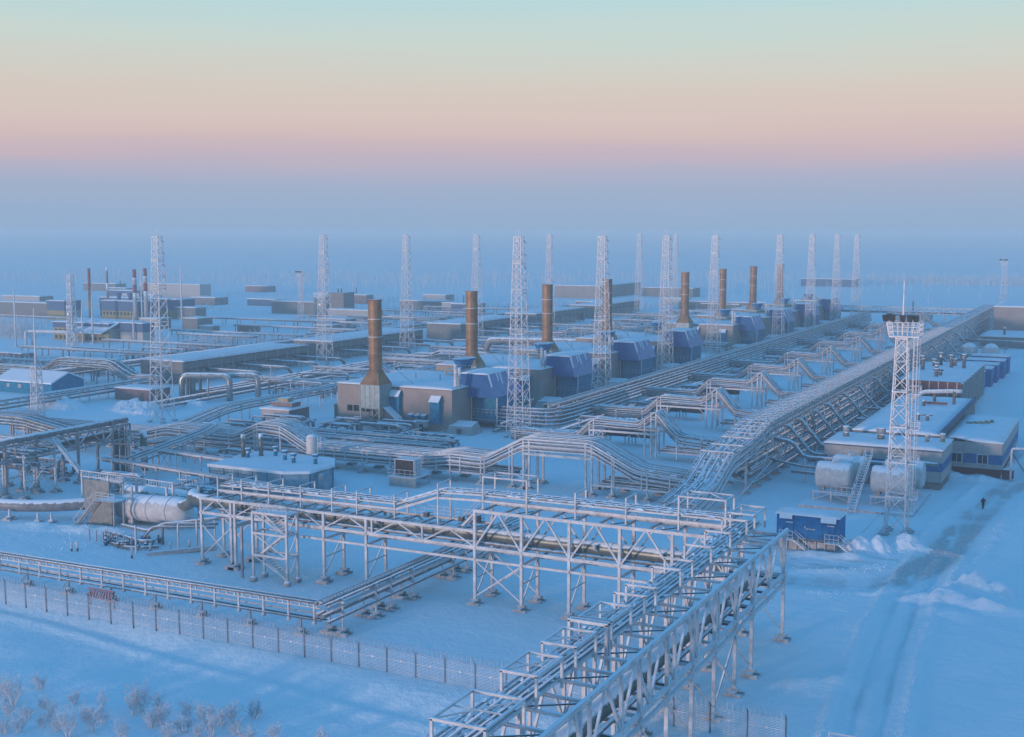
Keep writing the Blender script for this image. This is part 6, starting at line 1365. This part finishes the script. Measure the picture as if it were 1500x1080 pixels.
# ------------------------------------------------------------------ rimed shrubs below the fence
def shrub_mesh(seed, h, spread, n0, conical):
    r = random.Random(seed); b = MB()
    def grow(p, d, L, rad, depth):
        q = p + d * L; m = p.lerp(q, 0.5) + Vector((r.uniform(-1, 1), r.uniform(-1, 1), 0)) * L * 0.06
        b.tube([p, m, q], [max(rad, 0.012), max(rad * 0.8, 0.012), max(rad * 0.55, 0.01)], 3 if depth > 1 else 5, False)
        if depth >= 3: return
        k = 5 if depth == 0 else 4
        for i in range(k):
            t = 0.25 + 0.75 * (i + r.random()) / k; s = p.lerp(q, t)
            a = r.random() * 2 * math.pi; e = r.uniform(0.2, 0.8)
            nd = (d * 0.75 + Vector((math.cos(a), math.sin(a), e * 0.6))).normalized()
            grow(s, nd, L * r.uniform(0.32, 0.5) * (1.15 - 0.5 * t if conical else 1), rad * 0.5, depth + 1)
    for i in range(n0):
        a = 2 * math.pi * i / n0 + r.random(); sp = 0 if conical and i == 0 else spread * r.uniform(0.4, 1)
        d = Vector((math.cos(a) * sp, math.sin(a) * sp, 1)).normalized(); grow(Vector((math.cos(a) * 0.1, math.sin(a) * 0.1, -0.15)), d, h * r.uniform(0.65, 1) if i else h, 0.035, 0)
    if conical:
        for i in range(46):
            t = 0.12 + 0.85 * i / 46; a = i * 2.4; L = 0.28 * h * (1.05 - t); d = Vector((math.cos(a), math.sin(a), 0.45)).normalized(); grow(Vector((0, 0, h * t)), d, L, 0.02, 2)
    return b.mesh('rimed_shrub', 'twig')
shrubs = [shrub_mesh(1, 1.9, 0.55, 9, False), shrub_mesh(2, 1.5, 0.8, 9, False), shrub_mesh(3, 2.4, 0.4, 8, False), shrub_mesh(4, 3.4, 0.3, 4, True), shrub_mesh(5, 2.6, 0.3, 4, True)]
SP = [(150, 1046, 3), (232, 1052, 4), (196, 1050, 2), (275, 1058, 2), (300, 1062, 0), (325, 1066, 0), (340, 1062, 2), (20, 1036, 2), (8, 1028, 2), (40, 1056, 1), (62, 1070, 0), (84, 1076, 1), (28, 1078, 0), (128, 1060, 0), (134, 1078, 2), (110, 1034, 1), (64, 1040, 1), (208, 1046, 2), (222, 1070, 1), (246, 1086, 0), (290, 1084, 0), (360, 1090, 1), (180, 1090, 0), (12, 1052, 0), (270, 1078, 1), (310, 1082, 2), (345, 1078, 0), (372, 1052, 1), (58, 1010, 1), (400, 1086, 0), (75, 1060, 2), (100, 1088, 2), (5, 1080, 1), (150, 1066, 0), (236, 1066, 0), (470, 1092, 1)]
for k, (sx, sy, kind) in enumerate(SP):
    p = at(sx, sy, -0.9); z = gz(p.x, p.y)
    o = bpy.data.objects.new('rimed_shrub', shrubs[kind]); C.objects.link(o); o.location = (p.x, p.y, z); o.rotation_euler.z = k * 1.3; s = 0.6 + 0.4 * ((k * 37) % 10) / 10; o.scale = (s, s, s)
    KN = ['low spreading', 'low broad', 'tall upright', 'small conical', 'slim conical'][kind]
    order = sorted(q for q in range(len(SP)) if SP[q][2] == kind); order.sort(key=lambda q: SP[q][0]); rank = order.index(k)
    tag(o, ('leftmost' if rank == 0 else ORD[rank]) + ' ' + KN + ' shrub white with rime below the fence' + ('' if rank == 0 else ', counted from the left'), 'shrub', KN + ' rimed shrubs')

# ------------------------------------------------------------------ far things in the haze
fh = [(-306, 700, 30, 70, 7.5, 'tan', 'large tan hall in the haze behind the third brown stack'), (-262, 740, 34, 14, 5.5, 'greyflat', 'long grey block in the haze right of the tan hall'), (-205, 935, 40, 16, 5.5, 'slate', 'dark flat building on the hazy horizon behind the masts'), (-190, 625, 50, 12, 4, 'greyflat', 'low tan shed in the haze behind the farthest stacks'),
      (-150, 640, 16, 8, 5, 'green', 'small greenish hut in the haze beyond the last intake'), (-640, 640, 30, 10, 5, 'greyflat', 'grey shed in the haze at the far left'), (-560, 500, 30, 10, 4.5, 'white', 'pale shed in the haze left of the works')]
for x, y, w, d, h, m, lab in fh:
    t = thing('distant_building', lab, 'building', (x, y, 0)); wall_box(t, x - w / 2, x + w / 2, y, y + d, 0, h, m, 'greyflat'); snow_slab(x - w / 2, x + w / 2, y, y + d, h, 0.5, x, 0.2).obj('roof_snow', 'snow', t)
# rimed thickets: twig masses nobody could count
def thicket(name, label, areas, n, seed, hh_):
    r = random.Random(seed); b = MB()
    for i in range(n):
        cx, cy, rx, ry = areas[i % len(areas)]; x = cx + r.gauss(0, rx); y = cy + r.gauss(0, ry); h = hh_ * r.uniform(0.5, 1.2)
        b.tube([(x, y, -0.3), (x + r.uniform(-0.3, 0.3), y, h)], [0.12, 0.03], 3, False)
        for j in range(6):
            z = h * (0.3 + 0.12 * j); a = r.random() * 6.28; L = h * 0.3 * (1.1 - 0.12 * j); b.tube([(x, y, z), (x + L * math.cos(a), y + L * math.sin(a), z + L * 0.5)], [0.09, 0.03], 3, False)
    o = b.obj(name, 'twig'); o['kind'] = 'stuff'; return tag(o, label, 'thicket')
thicket('rimed_thicket', 'rimed thicket before the works on the far left', [(-400, 350, 10, 6), (-425, 365, 14, 6), (-385, 340, 6, 5)], 420, 4, 4.5)
thicket('rimed_scrub', 'patches of hazy rimed scrub among the left distance yards', [(-480, 500, 30, 10), (-300, 575, 30, 10), (-420, 620, 40, 14), (-245, 620, 30, 10), (-330, 520, 20, 6), (-560, 460, 30, 10), (-290, 350, 8, 14), (-300, 260, 12, 5)], 1500, 9, 3.6)
for k in range(16):
    rr_ = random.Random(300 + k); x = -600 + 34 * k; y = 520 + rr_.random() * 160; w = 10 + rr_.random() * 16; d = 6 + rr_.random() * 6; h = 2.6 + rr_.random() * 3
    t = thing('yard_shed', ('leftmost' if k == 0 else ORD[k]) + ' faint low shed in the far haze' + ('' if k == 0 else ', counted from the left'), 'shed', (x, y, 0), 'faint sheds in the haze')
    wall_box(t, x - w / 2, x + w / 2, y, y + d, 0, h, ('greyflat', 'slate', 'pinkbrick', 'white')[k % 4], 'greyflat'); MB().box(x - w / 2 - 0.2, x + w / 2 + 0.2, y - 0.2, y + d + 0.2, h, h + 0.4).obj('roof_snow', 'snow', t)
    if k % 3 == 0: MB().tube([(x, y + d / 2, h), (x, y + d / 2, h + 5)], 0.3, 8).obj('flue', 'dark', t)
thicket('distant_woodland', 'hazy rimed woodland near the horizon', [(-620, 800, 160, 60), (-400, 860, 140, 60), (-250, 1050, 160, 60), (-800, 760, 150, 60), (-60, 1100, 140, 60), (-520, 980, 200, 80), (-120, 1010, 60, 8), (-20, 1020, 70, 8), (-700, 900, 200, 80)], 3600, 6, 7)

# ------------------------------------------------------------------ low pipework filling the yard
def skid(label, x, y, w, d, seed, group, h=2.6):
    r = random.Random(seed); t = thing('pipe_manifold', label, 'manifold', (x, y, 0), group)
    for i in range(6):
        yy = y - d / 2 + d * (i + 0.5) / 6; z = 0.5 + r.random() * h; a = x - w / 2 + r.random() * w * 0.25; c = x + w / 2 - r.random() * w * 0.25
        MB().tube(bend([(a, yy, 0.0), (a, yy, z), (c, yy + r.uniform(-0.4, 0.4), z), (c, yy, 0.0)], 0.5, 3), 0.12 + r.random() * 0.22, 8).obj('pipe', 'pipe', t)
    for i in range(4):
        xx = x - w / 2 + w * (i + 0.5) / 4; z = 0.4 + r.random() * h * 0.8
        MB().tube([(xx, y - d / 2 - r.random() * 2, z), (xx, y + d / 2 + r.random() * 2, z)], 0.1 + r.random() * 0.16, 8).obj('pipe', 'rime' if i % 2 else 'pipe', t)
    for i in range(7):
        xx = x + r.uniform(-w / 2, w / 2); yy = y + r.uniform(-d / 2, d / 2); z = 0.6 + r.random() * h
        MB().box(xx - 0.09, xx + 0.09, yy - 0.09, yy + 0.09, -0.1, z).beam((xx - 0.9, yy, z), (xx + 0.9, yy, z), 0.14).obj('support', 'rime', t)
    for i in range(5):
        xx = x + r.uniform(-w / 2, w / 2); yy = y + r.uniform(-d / 2, d / 2); z = 0.8 + r.random() * 1.2
        MB().tube([(xx, yy, -0.1), (xx, yy, z)], 0.16, 8).tube([(xx, yy, z), (xx, yy, z + 0.12)], 0.42, 10).obj('valve', 'dark' if i % 3 else 'teal', t)
    MB().box(x + w * 0.3, x + w * 0.3 + 1.2, y - d / 2 - 0.6, y - d / 2 + 0.3, -0.1, 1.7).obj('cabinet', 'greyflat', t)
    return t
D2 = Rack('pipe_rack', 'low bundle of thick pipes behind the wavy rack in front of the first hall', 'X', 185, 194, [(-160, 2.4), (-108, 2.4)])
for lat, zz, r in ((185, 1.6, 0.4), (186.6, 1.2, 0.45), (188, 2.2, 0.3), (189.2, 1.3, 0.35), (190.4, 2.4, 0.25), (191.6, 1.4, 0.4), (193, 2.3, 0.3), (194, 2.6, 0.2)): D2.straight(lat, zz, r, mat='pipe')
D2.tray(187.4, 0.4, 0.7); D2.tray(192.2, 0.4, 0.7)
for s_ in frange(-158, -110, 6): D2.frame(s_, (1.0, -0.1), 0.22, foot=False)
for k, (x, y, w, d) in enumerate(((-152, 200, 12, 8), (-141, 204, 9, 6), (-128, 203, 11, 7), (-117, 199, 9, 8), (-157, 190, 8, 8))):
    skid(['leftmost pipe cluster before the first compressor hall', 'pipe cluster under the first brown stack', 'pipe cluster before the right half of the first hall', 'pipe cluster beside the nearest lattice mast', 'pipe cluster at the left end of the low pipe bundle'][k], x, y, w, d, 50 + k, 'pipe clusters before the halls', 2.8)
for k, y in enumerate(YS[1:]): skid('pipe cluster in the gap before the ' + ORD[k + 1] + ' compressor hall', -126, y - 7, 14, 8, 70 + k, 'pipe clusters before the halls', 3)
for k, y in enumerate(YS): skid('pipe cluster between the ' + ORD[k] + ' air intake and the intake rack', -111, y + 16, 6, 18, 90 + k, 'pipe clusters before the halls', 2.6)
for k in range(12): skid(ORD[k] + ' pipe cluster beyond the arches between left masts and halls', -182 + 7 * ((k * 5) % 3), 252 + 24 * k, 20, 10, 110 + k, 'pipe clusters on the left', 3.2)
for k in range(8):
    skid('pipe cluster left behind the ' + ORD[k] + ' arched cross rack', -96, EY[k] + 19, 9, 14, 130 + k, 'pipe clusters between cross racks', 2.4)
    if k: skid('pipe cluster beside the trunk rack behind the ' + ORD[k] + ' arched cross rack', -63.5, EY[k] + 17, 6, 14, 150 + k, 'pipe clusters between cross racks', 3)
for k, (x, y) in enumerate(((-47.5, 222), (-46.5, 243), (-48, 262), (-49, 290), (-49.5, 315), (-48.6, 342), (-48, 372), (-47, 400))): skid(ORD[k] + ' pipe cluster at the right foot of the trunk rack', x, y, 5, 14, 170 + k, 'pipe clusters beside the trunk rack', 3.2)
for k, (x, y) in enumerate(((-160, 148), (-140, 143), (-126, 146), (-137, 168), (-182, 158))): skid(['pipe cluster under the truss at the left', 'pipe cluster left of the pale blue modular building', 'pipe cluster before the pale blue modular building', 'pipe cluster between the modular building and the wavy rack', 'pipe cluster at the left edge below the small lattice mast'][k], x, y, 9, 5, 190 + k, 'pipe clusters near the modular building', 2.2)
for k in range(9): skid(ORD[k] + ' hazy pipe cluster along the far left pipe rack', -264 - 9 * (k % 3), 262 + 32 * k, 18, 12, 210 + k, 'hazy pipe clusters', 3.5)

for k in range(15):
    y = 256 + 21 * k; zz = 2.6 + 1.6 * ((k * 7) % 5) / 4; x0 = -206 + 6 * (k % 3); x1 = -150 - 5 * ((k * 3) % 4)
    rk = Rack('pipe_rack', ORD[k] + ' low cross rack of pipes between the left masts and the halls', 'X', y, y + 3.4, [(x0, zz), (x0 + 18, zz), (x0 + 21, zz + 1.8), (x1 - 14, zz + 1.8), (x1 - 11, zz), (x1, zz)] if k % 2 else [(x0, zz), (x1, zz)], 'low cross racks on the left')
    for lat, dz, r in ((0, 0, 0.18), (0.8, 0.1, 0.26), (2.0, 0.1, 0.2), (3.2, 0.05, 0.24), (0, -0.7, 0.2)): rk.pipe(y + lat, dz, r, n=6)
    for lat in (1.4, 2.7): rk.tray(y + lat, 0.2, 0.6, rung=1.6)
    for s_ in frange(x0 + 1, x1 - 1, 6.5): rk.frame(s_, (-0.25, -0.9), 0.24, foot=False)
for k in range(11):
    y = 262 + 27 * k; x0 = -334 + 9 * (k % 4); x1 = -256 - 4 * ((k * 3) % 5); zz = 2.4 + 0.5 * (k % 4)
    rk = Rack('pipe_rack', ORD[k] + ' low hazy cross rack left of the cooler banks', 'X', y, y + 2.6, [(x0, zz), (x1, zz)], 'hazy cross racks on the left', mat='steel')
    for lat, dz, r in ((0, 0, 0.3), (1.1, 0.1, 0.35), (2.3, 0.05, 0.3)): rk.pipe(y + lat, dz, r, n=6)
    for s_ in frange(x0 + 1, x1 - 1, 9): rk.frame(s_, (-0.3,), 0.3, foot=False)
for k, (x, z, r) in enumerate(((-100.6, 1.0, 0.4), (-98.9, 1.6, 0.3), (-92.4, 0.9, 0.36), (-69.2, 0.9, 0.34), (-66.8, 1.3, 0.42), (-64.2, 1.0, 0.36), (-61.2, 1.5, 0.3))):
    o = thing('yard_line', ['left', 'second', 'third', 'fourth', 'fifth', 'sixth', 'right'][k] + ' one of the low pipes running away under the arched cross racks', 'pipe', (x, 380, 0), 'low pipes under the cross racks')
    MB().tube([(x, 212, z), (x, 545, z)], r, 8).obj('pipe', 'pipe', o)
    for y in frange(216, 540, 12): MB().box(x - 0.5, x + 0.5, y - 0.15, y + 0.15, -0.1, z - r * 0.6).obj('sleeper', 'sleeper', o)
T2 = Rack('pipe_rack', 'lower rack of pipes along the left foot of the trunk rack', 'Y', -60.8, -58.4, [(212, 5.6), (552, 5.6)])
for lat, dz, r in ((-60.8, 0, 0.2), (-60.8, -0.8, 0.24), (-59.8, 0.1, 0.3), (-58.6, 0.1, 0.2), (-60.8, -1.7, 0.28)): T2.pipe(lat, dz, r, n=6)
T2.tray(-59.2, 0.3, 0.7, rung=1.4)
for s_ in frange(214, 550, 9): T2.frame(s_, (-0.2, -1.2), 0.24, foot=False)

# ------------------------------------------------------------------ haze
hz = MB().box(float(gx.min()) - 300, float(gx.max()) + 300, float(gy.min()) - 300, float(gy.max()) + 300, float(GZ.min()) - 1.5, 44.0)
hm = bpy.data.materials.new('haze'); hm.use_nodes = True
n, l = hm.node_tree.nodes, hm.node_tree.links; n.clear()
ho = n.new('ShaderNodeOutputMaterial'); hv = n.new('ShaderNodeVolumePrincipled')
hv.inputs['Color'].default_value = (0.67, 0.80, 0.83, 1); hv.inputs['Density'].default_value = 0.00062; hv.inputs['Anisotropy'].default_value = 0.0
l.new(hv.outputs['Volume'], ho.inputs['Volume'])
ob = hz.obj('haze', hm); ob['kind'] = 'stuff'; tag(ob, 'cold blue haze over the whole plant', 'haze')
